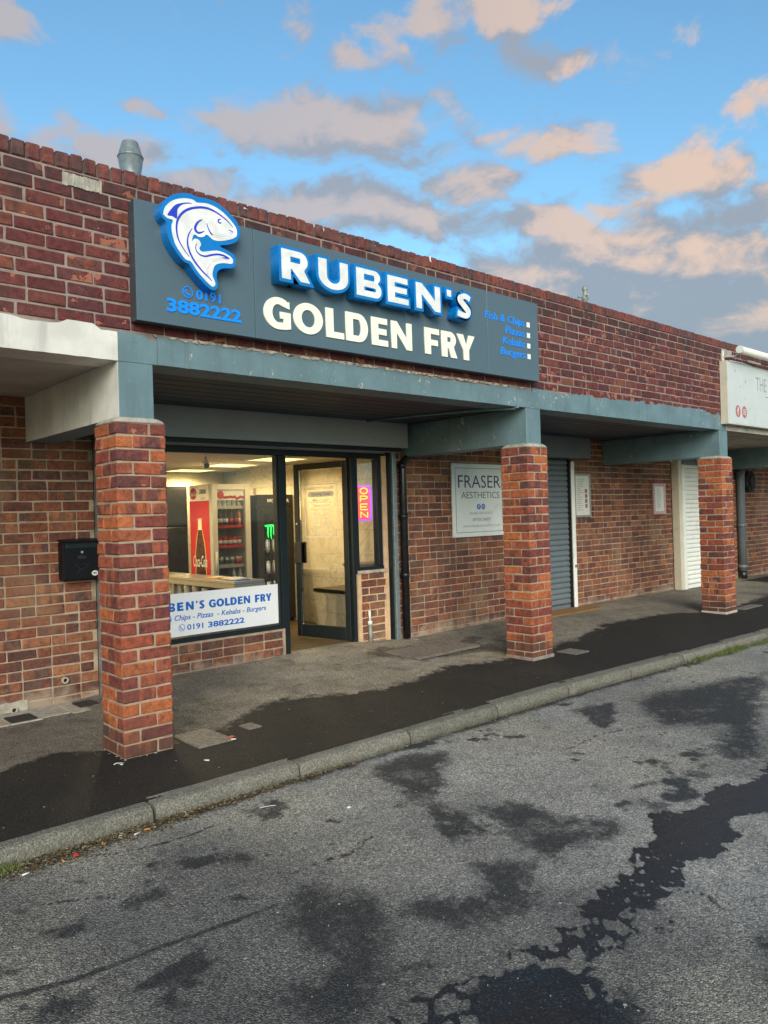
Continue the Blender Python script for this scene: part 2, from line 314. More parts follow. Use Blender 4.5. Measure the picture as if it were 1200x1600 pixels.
# ------------------------------------------------------------------ mesh helpers
class MB:
    def __init__(s): s.v = []; s.f = []; s.mi = []; s.cur = 0; s.sm = []; s.smooth = False
    def add(s, vs, fs):
        o = len(s.v); s.v += [tuple(p) for p in vs]
        for f in fs: s.f.append(tuple(i+o for i in f)); s.mi.append(s.cur); s.sm.append(s.smooth)
        return s
    def box(s, x0, y0, z0, x1, y1, z1, b=0.):
        if b:
            pts = []
            for X, dx in ((x0, 1), (x1, -1)):
                for Y, dy in ((y0, 1), (y1, -1)):
                    for Z, dz in ((z0, 1), (z1, -1)):
                        pts += [(X, Y+dy*b, Z+dz*b), (X+dx*b, Y, Z+dz*b), (X+dx*b, Y+dy*b, Z)]
            return s.hull(pts)
        return s.add([(x0,y0,z0),(x1,y0,z0),(x1,y1,z0),(x0,y1,z0),(x0,y0,z1),(x1,y0,z1),(x1,y1,z1),(x0,y1,z1)],
                     [(3,2,1,0),(4,5,6,7),(0,1,5,4),(1,2,6,5),(2,3,7,6),(3,0,4,7)])
    def hull(s, pts):
        bm = bmesh.new(); [bm.verts.new(p) for p in pts]; bmesh.ops.convex_hull(bm, input=bm.verts[:])
        bmesh.ops.dissolve_limit(bm, angle_limit=.01, verts=bm.verts[:], edges=bm.edges[:])
        bm.verts.index_update(); s.add([v.co[:] for v in bm.verts], [[v.index for v in f.verts] for f in bm.faces]); bm.free(); return s
    def prism_x(s, prof, x0, x1):        # profile of (y, z), extruded along x
        n = len(prof); vs = [(x0, y, z) for y, z in prof]+[(x1, y, z) for y, z in prof]
        return s.add(vs, [tuple(range(n))[::-1], tuple(range(n, 2*n))]+[(i, (i+1) % n, n+(i+1) % n, n+i) for i in range(n)])
    def prism_y(s, loop, y0, y1):        # loop of (x, z), convex or star-shaped; front at y0
        n = len(loop); vs = [(x, y0, z) for x, z in loop]+[(x, y1, z) for x, z in loop]
        return s.add(vs, [tuple(range(n)), tuple(range(n, 2*n))[::-1]]+[(i, n+i, n+(i+1) % n, (i+1) % n) for i in range(n)])
    def prism_z(s, loop, z0, z1):
        n = len(loop); vs = [(x, y, z0) for x, y in loop]+[(x, y, z1) for x, y in loop]
        return s.add(vs, [tuple(range(n))[::-1], tuple(range(n, 2*n))]+[(i, (i+1) % n, n+(i+1) % n, n+i) for i in range(n)])
    def tube(s, path, r, n=10, caps=True):
        path = [Vector(p) for p in path]; rings = []; rr = r if hasattr(r, '__len__') else [r]*len(path)
        for i, p in enumerate(path):
            t = (path[min(i+1, len(path)-1)]-path[max(i-1, 0)]).normalized()
            a = t.orthogonal().normalized() if i == 0 else (rings_a - t*rings_a.dot(t)).normalized()
            rings_a = a; bb = t.cross(a)
            rings.append([p+(a*math.cos(2*math.pi*k/n)+bb*math.sin(2*math.pi*k/n))*rr[i] for k in range(n)])
        vs = [q for r_ in rings for q in r_]; fs = []
        for i in range(len(path)-1):
            for k in range(n): fs.append((i*n+k, i*n+(k+1) % n, (i+1)*n+(k+1) % n, (i+1)*n+k))
        sm = s.smooth; s.smooth = True; s.add(vs, fs)
        s.smooth = False; o = len(s.v)-len(vs)
        if caps:
            s.f += [tuple(o+k for k in range(n))[::-1], tuple(o+(len(path)-1)*n+k for k in range(n))]; s.mi += [s.cur]*2; s.sm += [False]*2
        s.smooth = sm; return s
    def lathe(s, prof, c=(0, 0, 0), n=14):   # prof of (r, z) about vertical axis
        return s.tube([(c[0], c[1], c[2]+z+i*1e-6) for i, (r, z) in enumerate(prof)], [max(r, .0003) for r, z in prof], n)
    def build(s, name, mat, parent=None, inv=None):
        me = bpy.data.meshes.new(name); me.from_pydata(s.v, [], s.f)
        mats = mat if isinstance(mat, (list, tuple)) else [mat]
        for q in mats: me.materials.append(q)
        me.polygons.foreach_set('material_index', s.mi); me.polygons.foreach_set('use_smooth', s.sm); me.update()
        return put(name, me, parent)
def put(name, me, parent=None):
    o = bpy.data.objects.new(name, me); C.objects.link(o)
    if parent is not None:
        o.parent = parent
        if parent.parent is None: o.matrix_parent_inverse = (Matrix.Translation(parent.location) @ parent.rotation_euler.to_matrix().to_4x4()).inverted()
    return o
def put_local(name, me, parent):
    o = bpy.data.objects.new(name, me); C.objects.link(o); o.parent = parent; return o
def tag(o, label, cat, group=None, kind=None):
    o['label'] = label; o['category'] = cat
    if group: o['group'] = group
    if kind: o['kind'] = kind
    return o
def thing(name, loc, label, cat, group=None, kind=None):
    o = bpy.data.objects.new(name, None); C.objects.link(o); o.location = loc; o.empty_display_size = .1
    return tag(o, label, cat, group, kind)
def struct(o): o['kind'] = 'structure'; return o
def curve_mesh(loops, depth, offset=0., bevel=0.):
    cu_ = bpy.data.curves.new('c', 'CURVE'); cu_.dimensions = '2D'; cu_.fill_mode = 'BOTH'; cu_.extrude = depth/2; cu_.offset = offset
    if bevel: cu_.bevel_depth = bevel; cu_.bevel_resolution = 0; cu_.extrude = max(depth/2-bevel, .0001)
    for lp in loops:
        sp_ = cu_.splines.new('POLY'); sp_.points.add(len(lp)-1); sp_.use_cyclic_u = True
        for p, q in zip(sp_.points, lp): p.co = (q[0], q[1], 0, 1)
    return curve_to_mesh(cu_)
def curve_to_mesh(cu_):
    o = bpy.data.objects.new('tmp', cu_); me = bpy.data.meshes.new_from_object(o); bpy.data.objects.remove(o); bpy.data.curves.remove(cu_); return me
def stand(me, y_front, depth):           # curve mesh (x, y flat, z thick) to a wall facing -Y with its front at y_front
    n = len(me.vertices); co = np.empty(n*3, 'f'); me.vertices.foreach_get('co', co); co = co.reshape(-1, 3)
    out = np.stack([co[:, 0], y_front+depth/2-co[:, 2], co[:, 1]], 1); me.vertices.foreach_set('co', out.ravel()); me.update(); return me
def text_mesh(body, box, depth, y, shear=0., off=0., mirror=False):
    x0, x1, z0, z1 = box
    cu_ = bpy.data.curves.new('t', 'FONT'); cu_.body = body; cu_.size = 1; cu_.shear = shear; cu_.offset = off; cu_.resolution_u = 3; cu_.extrude = .01
    me = curve_to_mesh(cu_); n = len(me.vertices); co = np.empty(n*3, 'f'); me.vertices.foreach_get('co', co); co = co.reshape(-1, 3)
    xs = co[:, 0]; sx_ = (x1-x0)/max(1e-6, xs.max()-xs.min()); top = max(co[:, 1].max(), .01)
    co[:, 0] = x0+(xs-xs.min())*sx_; co[:, 1] = z0+co[:, 1]*(z1-z0)/top; zz = co[:, 2]; zz[:] = np.where(zz > 0, depth/2, -depth/2)
    me.vertices.foreach_set('co', co.ravel()); me.update(); return stand(me, y, depth)
def text_split(body, box, depth, y, mat, parent, **k):         # every letter an object of its own
    me = text_mesh(body, box, depth, y, **k); n = len(me.vertices); pa = list(range(n))
    def find(a):
        while pa[a] != a: pa[a] = pa[pa[a]]; a = pa[a]
        return a
    for e in me.edges: a, b = find(e.vertices[0]), find(e.vertices[1]); pa[a] = b
    ext = {}
    for v in me.vertices:
        q = ext.setdefault(find(v.index), [9e9, -9e9]); q[0] = min(q[0], v.co.x); q[1] = max(q[1], v.co.x)
    keys = sorted(ext, key=lambda q: ext[q][0]); grp = []
    for q in keys:                                             # a dot and its stem stay together
        if grp and ext[q][0] < grp[-1][1]-.35*(ext[q][1]-ext[q][0]) : grp[-1][0].append(q); grp[-1][1] = max(grp[-1][1], ext[q][1])
        else: grp.append([[q], ext[q][1]])
    which = {q: i for i, (qs, _) in enumerate(grp) for q in qs}
    for i in range(len(grp)):
        idx = {}; V = []; F = []
        for p in me.polygons:
            if which[find(p.vertices[0])] != i: continue
            f = []
            for vi in p.vertices:
                if vi not in idx: idx[vi] = len(V); V.append(me.vertices[vi].co[:])
                f.append(idx[vi])
            F.append(f)
        m2 = bpy.data.meshes.new('letter'); m2.from_pydata(V, [], F); m2.materials.append(mat); m2.update(); put('letter', m2, parent)
def text(body, box, depth, y, mat, parent, name='lettering', **k):
    me = text_mesh(body, box, depth, y, **k); me.materials.append(mat); return put(name, me, parent)

# ------------------------------------------------------------------ drawn capitals (heavy humanist sans)
def arc(cx, cy, rx, ry, a0, a1, n=12):
    return [(cx+rx*math.cos(rad(a0+(a1-a0)*i/n)), cy+ry*math.sin(rad(a0+(a1-a0)*i/n))) for i in range(n+1)]
def stroke(pts, hw):
    P = [Vector(p) for p in pts]; sp_ = []; hh = []
    for i in range(len(P)-1):
        p0, p1, p2, p3 = P[max(i-1, 0)], P[i], P[i+1], P[min(i+2, len(P)-1)]
        for k_ in range(6):
            t = k_/6; sp_.append(.5*((2*p1)+(p2-p0)*t+(2*p0-5*p1+4*p2-p3)*t*t+(3*p1-p0-3*p2+p3)*t**3)); hh.append(hw[i]+(hw[i+1]-hw[i])*t)
    sp_.append(P[-1]); hh.append(hw[-1]); a = []; b = []
    for i, p in enumerate(sp_):
        t = (sp_[min(i+1, len(sp_)-1)]-sp_[max(i-1, 0)]).normalized(); nn = Vector((-t.y, t.x))
        a.append(tuple(p+nn*hh[i])); b.append(tuple(p-nn*hh[i]))
    return [a+b[::-1]]
def glyph(ch, w, s, t):
    if ch == 'R':
        cx = w*.93-.33; rx = .33; b = max(.03, rx-s*.85)
        return [[(0,0),(s,0),(s,.37),(s+.05,.37),(w-1.1*s,0),(w,0),(w*.80,.36)]+arc(cx, .69, rx, .31, -52, 90)+[(0,1)],
                [(s,.69-.31+t),(cx,.69-.31+t)]+arc(cx, .69, b, .31-t, -90, 90)+[(s,1-t)]]
    if ch == 'U':
        r = w/2; ri = w/2-s
        return [[(0,1)]+arc(r, .42, r, .44, 180, 360, 16)+[(w,1),(w-s,1)]+arc(r, .42, ri, .44-t, 360, 180, 14)+[(s,1)]]
    if ch == 'B':
        rx = .28; cx = w-rx; cx2 = w*.96-rx
        return [[(0,0),(cx,0)]+arc(cx, .275, rx, .275, -90, 62)+arc(cx2, .765, rx, .235, -55, 90)+[(0,1)],
                [(s,t),(cx-.04,t)]+arc(cx-.04, .285, max(.06, rx-s*.72), .285-t, -90, 90, 8)+[(s,.57-t)],
                [(s,.60),(cx2-.04,.60)]+arc(cx2-.04, .71, max(.05, rx-s*.75), .11, -90, 90, 8)+[(s,.82)]]
    if ch == 'E': return [[(0,0),(w,0),(w,t),(s,t),(s,.5-t*.46),(w*.92,.5-t*.46),(w*.92,.5+t*.54),(s,.5+t*.54),(s,1-t),(w*.97,1-t),(w*.97,1),(0,1)]]
    if ch == 'F': return [[(0,0),(s,0),(s,.5-t*.7),(w*.90,.5-t*.7),(w*.90,.5+t*.3),(s,.5+t*.3),(s,1-t),(w,1-t),(w,1),(0,1)]]
    if ch == 'L': return [[(0,0),(w,0),(w,t),(s,t),(s,1),(0,1)]]
    if ch == 'N':
        q = s*.82
        return [[(0,0),(q,0),(q,.58),(w-q*1.05,0),(w,0),(w,1),(w-q,1),(w-q,.42),(q*1.05,1),(0,1)]]
    if ch == 'Y': return [[(w/2-s/2,0),(w/2+s/2,0),(w/2+s/2,.40),(w,1),(w-s*1.08,1),(w/2,.60),(s*1.08,1),(0,1),(w/2-s/2,.40)]]
    if ch == 'D':
        cx = w-.44
        return [[(0,0),(cx,0)]+arc(cx, .5, .44, .5, -90, 90, 16)+[(0,1)], [(s,t),(cx,t)]+arc(cx, .5, .44-s, .5-t, -90, 90, 14)+[(s,1-t)]]
    if ch == 'O': return [arc(w/2, .5, w/2, .515, 0, 350, 34), arc(w/2, .5, w/2-s, .515-t*1.05, 0, 350, 34)]
    if ch == 'G':
        rx = w*.55; ix = rx-s
        return [arc(rx, .5, rx, .515, 50, 270, 22)+[(w*.8,0.),(w,.045),(w,.56),(w*.60,.56),(w*.60,.56-t),(w-s*.86,.56-t),(w-s*.86,.215)]+arc(rx, .5, ix, .515-t*1.02, 285, 62, 18)+[(w*.96,.68),(w*.96,.93)]]
    if ch == 'S':
        t = min(t, .212); h_ = t*.52
        return stroke([(w*.90,.82),(w*.72,.885),(w*.48,.89),(w*.23,.74),(w*.46,.54),(w*.76,.33),(w*.72,.15),(w*.48,.105),(w*.06,.17)], [h_*1.05,h_,h_,h_*1.35,h_*1.3,h_*1.35,h_,h_,h_*1.1])
    if ch == "'": return [[(0,0),(w,0),(w,1),(0,1)]]
def glyph_box(ch, x0, x1, z0, z1, s, t):
    h = z1-z0; return [[(x0+p[0]*h, z0+p[1]*h) for p in lp] for lp in glyph(ch, (x1-x0)/h, s, t)]

# ------------------------------------------------------------------ bricks
def brick_mesh(Lx, Dy, Hz, seed, b=.006):
    r = random.Random(seed); bm = bmesh.new(); bmesh.ops.create_cube(bm, size=1)
    for v in bm.verts: v.co = (v.co.x*Lx, v.co.y*Dy, v.co.z*Hz)
    bmesh.ops.bevel(bm, geom=bm.edges[:], offset=b, segments=1, affect='EDGES', profile=.5)
    for v in bm.verts: v.co += Vector((r.uniform(-.0032, .0032), r.uniform(-.0018, .0018), r.uniform(-.003, .003)))
    me = bpy.data.meshes.new('brick'); bm.to_mesh(me); bm.free(); return me
BC = .0825
STR = [brick_mesh(.2130, .1025, .0708, i) for i in range(9)]
HEAD = [brick_mesh(.1015, .1025, .0708, 40+i) for i in range(6)]
COP = [brick_mesh(.0735, .215, .098, 60+i, .008) for i in range(6)]
_meshcache = {}
def with_mat(me, mat):
    key = (me.name, mat.name)
    if key not in _meshcache: c = me.copy(); c.materials.clear(); c.materials.append(mat); _meshcache[key] = c
    return _meshcache[key]
def lay(parent, specs, mats, limit=300, hidden=None, name='brick', mass='brick_mass'):
    """specs: (mesh, x, y, z, rotz, scale_x); the ones that show largest become bricks of their own, the rest one mass."""
    rank = []
    for sp_ in specs:
        px, py, z = proj(sp_[1:4]); vis = -15 < px < 1215 and -15 < py < 1615 and not (hidden and hidden(*sp_[1:4]))
        rank.append((0 if vis else 1, z if z > 0 else 999))
    order = sorted(range(len(specs)), key=lambda i: rank[i])
    own = [i for i in order[:limit] if rank[i][0] == 0]
    rest = [i for i in order if i not in set(own)]
    pinv = Matrix.Translation(-Vector(parent.location))
    for i in own:
        me, x, y, z, rz, sx_ = specs[i]
        o = bpy.data.objects.new(name, with_mat(me, mats[0])); C.objects.link(o); o.parent = parent; o.matrix_parent_inverse = pinv
        o.location = (x, y, z); o.rotation_euler = (random.gauss(0, .003), random.gauss(0, .004), rz+random.gauss(0, .004)); o.scale = (sx_, 1, 1)
    if rest:
        V, F = [], []
        for i in rest:
            me, x, y, z, rz, sx_ = specs[i]; o0 = len(V); c, s_ = math.cos(rz), math.sin(rz)
            for v in me.vertices:
                a, b_ = v.co.x*sx_, v.co.y; V.append((x+a*c-b_*s_, y+a*s_+b_*c, z+v.co.z))
            F += [tuple(k_+o0 for k_ in p.vertices) for p in me.polygons]
        me = bpy.data.meshes.new(mass); me.from_pydata(V, [], F); me.materials.append(mats[1]); me.update()
        o = put(mass, me, parent); o['kind'] = 'stuff'
def course(x0, x1, yf, z, k, rnd, hdr=.12):
    """one course of facing bricks between x0 and x1, bonded"""
    out = []; x = x0-(.1125 if k % 2 else 0)
    while x < x1-.02:
        hd = rnd.random() < hdr; Lb = .1125 if hd else .225
        a, b = max(x, x0), min(x+Lb-.0105, x1); ln = b-a
        if ln > .03:
            me = rnd.choice(HEAD if hd or ln < .13 else STR); full = .1025 if (hd or ln < .13) else .2145
            out.append((me, (a+b)/2, yf+.051+rnd.gauss(0, .0016), z+BC/2+rnd.gauss(0, .0009), 0., ln/full))
        x += Lb
    return out

# ================================================================== GROUND
ZR = -.11
def kerb_y(x): return -.80-(.045*(x-3.6) if x > 3.6 else 0)
def vnoise(x, y, sc, seed, octs=4):
    r = np.random.default_rng(seed); out = np.zeros_like(x); amp = 1.; tot = 0.
    for o in range(octs):
        lat = r.random((256, 256)); X = x*sc; Y = y*sc; xi = np.floor(X).astype(int); yi = np.floor(Y).astype(int)
        fx = X-xi; fy = Y-yi; fx = fx*fx*(3-2*fx); fy = fy*fy*(3-2*fy)
        q = lambda a, b: lat[(xi+a) % 256, (yi+b) % 256]
        out += amp*((q(0,0)*(1-fx)+q(1,0)*fx)*(1-fy)+(q(0,1)*(1-fx)+q(1,1)*fx)*fy); tot += amp; amp *= .55; sc *= 2.03
    return out/tot-.5
def sdf(x, y, poly):
    d2 = np.full_like(x, 1e9); ins = np.zeros(x.shape, bool); n = len(poly)
    for i in range(n):
        ax, ay = poly[i]; bx, by = poly[(i+1) % n]; ex, ey = bx-ax, by-ay; L2 = ex*ex+ey*ey+1e-12
        t = np.clip(((x-ax)*ex+(y-ay)*ey)/L2, 0, 1); d2 = np.minimum(d2, (x-ax-t*ex)**2+(y-ay-t*ey)**2)
        c = ((ay > y) != (by > y)) & (x < ex*(y-ay)/(ey if abs(ey) > 1e-12 else 1e-12)+ax); ins ^= c
    return np.where(ins, -1, 1)*np.sqrt(d2)
def line_d(x, y, pts):
    d2 = np.full_like(x, 1e9)
    for (ax, ay), (bx, by) in zip(pts, pts[1:]):
        ex, ey = bx-ax, by-ay; t = np.clip(((x-ax)*ex+(y-ay)*ey)/(ex*ex+ey*ey), 0, 1); d2 = np.minimum(d2, (x-ax-t*ex)**2+(y-ay-t*ey)**2)
    return np.sqrt(d2)
PATCH = {"A":[[1.15,-.96],[1.43,-.89],[1.7,-1.09],[1.4,-1.4],[1.13,-1.57],[.93,-1.53],[.94,-1.37]],"B":[[.94,-1.67],[1.02,-1.86],[.98,-2.05],[.85,-2.13],[.66,-2.06],[.71,-1.89]],
"C":[[1.07,-1.75],[1.39,-1.99],[1.3,-2.21],[1.46,-2.5],[1.38,-2.58],[1.18,-2.48],[.88,-2.51],[.87,-2.31],[.98,-2.22],[1.08,-1.94]],"D":[[.12,-2.22],[.41,-2.42],[.64,-2.22],[.79,-2.44],[.59,-2.66],[.45,-2.7],[.29,-2.61],[.15,-2.55],[.07,-2.35]],
"E":[[-.05,-1.79],[0,-1.91],[-.01,-2.05],[.15,-2.18],[.04,-2.38],[-.16,-2.54],[-.3,-2.71],[-.47,-2.76],[-.58,-2.61],[-.55,-2.46],[-.33,-2.38],[-.32,-2.09]],"F":[[-1.19,-2.],[-1.16,-1.93],[-1.07,-1.92],[-.98,-1.98],[-1.03,-2.05],[-1.11,-2.1]],
"G":[[-.75,-2.11],[-.67,-2.14],[-.69,-2.21],[-.76,-2.21],[-.82,-2.28],[-.86,-2.2]],"H":[[3.08,-1.1],[3.58,-1.16],[3.22,-1.44],[2.81,-1.55],[2.9,-1.39]],"I":[[3.66,-1.25],[4.32,-1.32],[5.43,-1.62],[2.92,-2.61],[2.71,-2.47],[2.94,-2.24],[3.42,-2.11],[3.13,-1.78]],
"J":[[2.33,-2.05],[2.47,-2.1],[2.44,-2.21],[2.31,-2.19]],"K":[[2.28,-2.37],[2.4,-2.4],[2.39,-2.5],[2.26,-2.48]],"L":[[1.76,-2.43],[1.87,-2.47],[1.84,-2.54],[1.74,-2.52]],"M":[[2.58,-2.15],[2.77,-2.2],[2.74,-2.32],[2.58,-2.27]],
"N":[[.42,-.95],[.46,-1.05],[.35,-1.2],[.2,-1.18],[.2,-1.]],"O":[[-.2,-1.33],[-.12,-1.35],[-.12,-1.44],[-.19,-1.46]],"Q":[[-.21,-1.77],[-.17,-1.78],[-.17,-1.82],[-.22,-1.82]],"R":[[-.65,-1.49],[-.5,-1.48],[-.51,-1.52],[-.65,-1.56]],"S":[[-1.14,-1.56],[-1.11,-1.59],[-1.13,-1.68],[-1.17,-1.65]]}
STREAM = [[2.84,-2.64],[2.43,-2.7],[2.1,-2.6],[1.87,-2.65],[1.66,-2.59],[1.46,-2.67],[1.26,-2.71],[1.21,-2.91],[1.38,-2.98],[1.66,-2.98],[1.82,-2.87],[1.94,-2.89],[2.04,-2.95],[2.6,-3.1],[3.4,-2.9]]
NET = [[1.25,-2.7],[1.08,-2.76],[.89,-2.78],[.69,-2.82],[.58,-2.82],[.56,-2.91],[.47,-2.83],[.45,-2.79],[.3,-2.83],[.14,-2.79],[.08,-2.79],[.21,-2.97],[.34,-3.07],[.58,-3.09],[.76,-3.11],[.68,-3.03],[.75,-2.96],[.93,-3.],[1.21,-2.91]]
PUD = [[-.05,-2.86],[.08,-2.84],[.2,-2.89],[.28,-2.99],[.24,-3.1],[.16,-3.21],[.05,-3.27],[-.2,-3.03]]
RING = [[.07,-2.8],[-.12,-2.77],[-.24,-2.77],[-.37,-2.76],[-.45,-2.81],[-.28,-2.98],[.11,-3.4],[.24,-3.29],[.25,-3.18],[.34,-3.07]]
def grid_mesh(xs, ys, zf):
    X, Y = np.meshgrid(xs, ys, indexing='ij'); Z = zf(X, Y); nx, ny = X.shape
    V = np.stack([X, Y, Z], -1).reshape(-1, 3); i = np.arange(nx*ny).reshape(nx, ny)
    F = np.stack([i[:-1, :-1], i[1:, :-1], i[1:, 1:], i[:-1, 1:]], -1).reshape(-1, 4)
    return X, Y, V, F
def np_mesh(name, V, F, attrs, smooth=True):
    me = bpy.data.meshes.new(name); me.vertices.add(len(V)); me.vertices.foreach_set('co', V.astype('f').ravel())
    me.loops.add(F.size); me.loops.foreach_set('vertex_index', F.astype('i').ravel()); me.polygons.add(len(F))
    me.polygons.foreach_set('loop_start', np.arange(0, F.size, 4, dtype='i')); me.polygons.foreach_set('use_smooth', np.full(len(F), smooth))
    for k_, a in attrs.items():
        at = me.attributes.new(k_, 'FLOAT', 'POINT'); at.data.foreach_set('value', a.astype('f').ravel())
    me.update(calc_edges=True); return me
def ground_mat(name, dry, damp, kind):
    mt, n, b = new_mat(name); pos = n.n('ShaderNodeNewGeometry').outputs['Position']
    A = lambda k_: n.n('ShaderNodeAttribute', attribute_name=k_).outputs['Fac']
    wet, dmp, tone = A('wet'), A('damp'), A('tone')
    big = n.noise(pos, .9, 4., .6); mid = n.noise(pos, 6., 5., .65)
    fine = n.noise(pos, 90., 3., .7)
    vo = n.n('ShaderNodeTexVoronoi', {'Vector': pos, 'Scale': 170. if kind == 'road' else 210., 'Randomness': 1.})
    cell = n.n('ShaderNodeSeparateColor', {0: vo.outputs['Color']})
    c = n.mix(n.mapr(big, .3, .7), tuple(x*.86 for x in dry), tuple(x*1.16 for x in dry))
    c = n.mix(1., c, n.ramp(mid, [(.28, (.78, .79, .80)), (.72, (1.18, 1.16, 1.12))]), 'MULTIPLY')
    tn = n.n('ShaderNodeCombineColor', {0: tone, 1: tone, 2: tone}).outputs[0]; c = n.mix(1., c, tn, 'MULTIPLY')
    warmth = n.mapr(n.noise(pos, .55, 2.), .48, .68)
    c = n.mix(n.math('MULTIPLY', warmth, .55 if kind == 'road' else .2), c, (dry[0]*1.45, dry[1]*1.38, dry[2]*1.18))
    c = n.mix(1., c, n.ramp(cell.outputs[0], [(0., (.42, .42, .44)), (.5, (.95, .95, .95)), (.82, (1.35, 1.33, 1.29)), (.97, (2.0, 1.96, 1.86))]), 'MULTIPLY')
    vb = n.n('ShaderNodeTexVoronoi', {'Vector': pos, 'Scale': 74.}); cb = n.n('ShaderNodeSeparateColor', {0: vb.outputs['Color']})
    c = n.mix(n.mapr(n.noise(pos, 2.3, 4., .6), .45, .65, .15, .75), c, n.mix(1., c, n.ramp(cb.outputs[1], [(0., (.62, .62, .64)), (.6, (1., 1., 1.)), (.95, (1.45, 1.42, 1.36))]), 'MULTIPLY'))
    spk = n.noise(pos, 28., 4., .7)
    edge = n.math('ADD', n.math('MULTIPLY', n.math('SUBTRACT', fine, .5), .55), n.math('ADD', n.math('MULTIPLY', n.math('SUBTRACT', mid, .5), .7), n.math('MULTIPLY', n.math('SUBTRACT', spk, .5), .8)))
    fd = n.mapr(n.math('ADD', dmp, n.math('MULTIPLY', edge, n.mapr(dmp, .0, .25))), .14, .84)
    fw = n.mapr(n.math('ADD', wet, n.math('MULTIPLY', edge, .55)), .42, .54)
    cd_ = n.mix(1., n.ramp(cell.outputs[0], [(0., (.6, .6, .6)), (.85, (1.1, 1.1, 1.1)), (.98, (1.9, 1.85, 1.8))]), damp, 'MULTIPLY')
    c = n.mix(n.math('MULTIPLY', fd, .93), c, cd_)
    c = n.mix(fw, c, n.mix(1., (.0150, .0185, .0215), n.ramp(cell.outputs[0], [(0., (.45, .45, .45)), (.8, (1., 1., 1.)), (.98, (2.4, 2.3, 2.2))]), 'MULTIPLY'))  # bluish wet base: sky reflection put into the colour
    dots = n.n('ShaderNodeTexVoronoi', {'Vector': pos, 'Scale': 8.5}); dr = n.n('ShaderNodeSeparateColor', {0: dots.outputs['Color']})
    dsp = n.math('MULTIPLY', n.mapr(dots.outputs['Distance'], .065, .045), n.math('GREATER_THAN', dr.outputs[0], .62))
    c = n.mix(n.math('MULTIPLY', dsp, .8), c, (.55, .53, .49))
    gum = n.n('ShaderNodeTexVoronoi', {'Vector': n.vadd(pos, (3.3, 1.7, 0.)), 'Scale': 3.2}); gr = n.n('ShaderNodeSeparateColor', {0: gum.outputs['Color']})
    gs = n.math('MULTIPLY', n.mapr(n.math('ADD', gum.outputs['Distance'], n.math('MULTIPLY', n.math('SUBTRACT', mid, .5), .12)), .10, .07), n.math('GREATER_THAN', gr.outputs[1], .70))
    c = n.mix(n.math('MULTIPLY', gs, .45), c, (dry[0]*.38, dry[1]*.38, dry[2]*.4))
    L(n, c, b.inputs['Base Color'])
    ro = n.mapr(fd, 0., 1., .92, .70); ro2 = n.n('ShaderNodeMix', {0: fw, 2: ro, 3: .26}); L(n, ro2.outputs[0], b.inputs['Roughness'])
    L(n, n.mapr(fw, 0., 1., .25, .55), b.inputs['Specular IOR Level'])
    h = n.math('ADD', n.math('MULTIPLY', vo.outputs['Distance'], -1.2), n.math('ADD', n.math('MULTIPLY', fine, .5), n.math('MULTIPLY', mid, .5)))
    bs = n.n('ShaderNodeMix', {0: fw, 2: .75, 3: .22})
    L(n, n.n('ShaderNodeBump', {'Height': h, 'Strength': bs.outputs[0], 'Distance': .006}).outputs[0], b.inputs['Normal'])
    return mt
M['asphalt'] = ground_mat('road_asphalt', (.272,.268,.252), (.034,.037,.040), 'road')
M['pave'] = ground_mat('pavement_asphalt', (.27,.245,.20), (.016,.016,.0145), 'pave')
# road: fine sheet where the camera stands, wide plain sheet under it to the horizon
def road_z(X, Y):
    pd = sdf(X, Y, PUD); return ZR+vnoise(X+9, Y+9, 1.3, 5, 3)*.006-np.clip(-pd*.10, 0, .012)-.03*np.clip((Y-kerb_y_np(X)+.12)/.12, 0, 1)*0
def kerb_y_np(X): return np.where(X > 3.6, -.80-.045*(X-3.6), -.80)
xs = np.concatenate([np.arange(-2.2, 3.2, .016), np.arange(3.2, 9.2, .04)]); ys = np.arange(-4.6, -.70, .016)
X, Y, V, F = grid_mesh(xs, ys, road_z)
n1 = vnoise(X+20, Y+20, 5., 11, 5); n2 = vnoise(X+20, Y+20, 22., 12, 4)
n3 = vnoise(X+20, Y+20, 70., 13, 2)
damp = np.zeros_like(X)
for k_, p in PATCH.items():
    soft = {'D': .09, 'E': .12, 'A': .08, 'C': .07, 'I': .12}.get(k_, .045); big_ = k_ in 'ABCDEIH'
    d_ = sdf(X, Y, p)+n1*(.34 if big_ else .15)+n2*.20+n3*.06; core = np.clip(.5-d_/(2*soft), 0, 1)
    halo = np.clip(.62-(d_+.0)/.34, 0, 1)*np.clip((n2*1.6+n1*1.2)*2.2+.12, 0, 1)*(.75 if big_ else 0)
    damp = np.maximum(damp, np.maximum(core*np.clip(.84+n1*.9+n2*.6, .45, 1), halo))
sp1 = vnoise(X+3, Y+5, 3.4, 31, 5); sp2 = vnoise(X+8, Y+2, 8.5, 33, 4); sp3 = vnoise(X+15, Y+4, 19., 34, 3); reg = np.clip(.45+vnoise(X+2, Y+9, .9, 35, 3)*2.4, 0, 1)
damp = np.maximum(damp, np.clip((sp1-.175)*8, 0, .85)); damp = np.maximum(damp, np.clip((sp2-.205)*9, 0, .85)*reg); damp = np.maximum(damp, np.clip((sp3-.24)*9, 0, .75)*reg)
damp = np.maximum(damp, np.clip((vnoise(X+31, Y+55, 1.2, 32, 3)-.12)*3, 0, .45)*np.clip((-1.2-Y)/1.5, 0, 1))
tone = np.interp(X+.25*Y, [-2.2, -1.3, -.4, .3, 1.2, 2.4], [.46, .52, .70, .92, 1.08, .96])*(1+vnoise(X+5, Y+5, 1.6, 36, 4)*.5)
tone *= 1-.30*np.clip((-2.55-Y)/.8, 0, 1)*np.clip((.9-X)/.8, 0, 1)
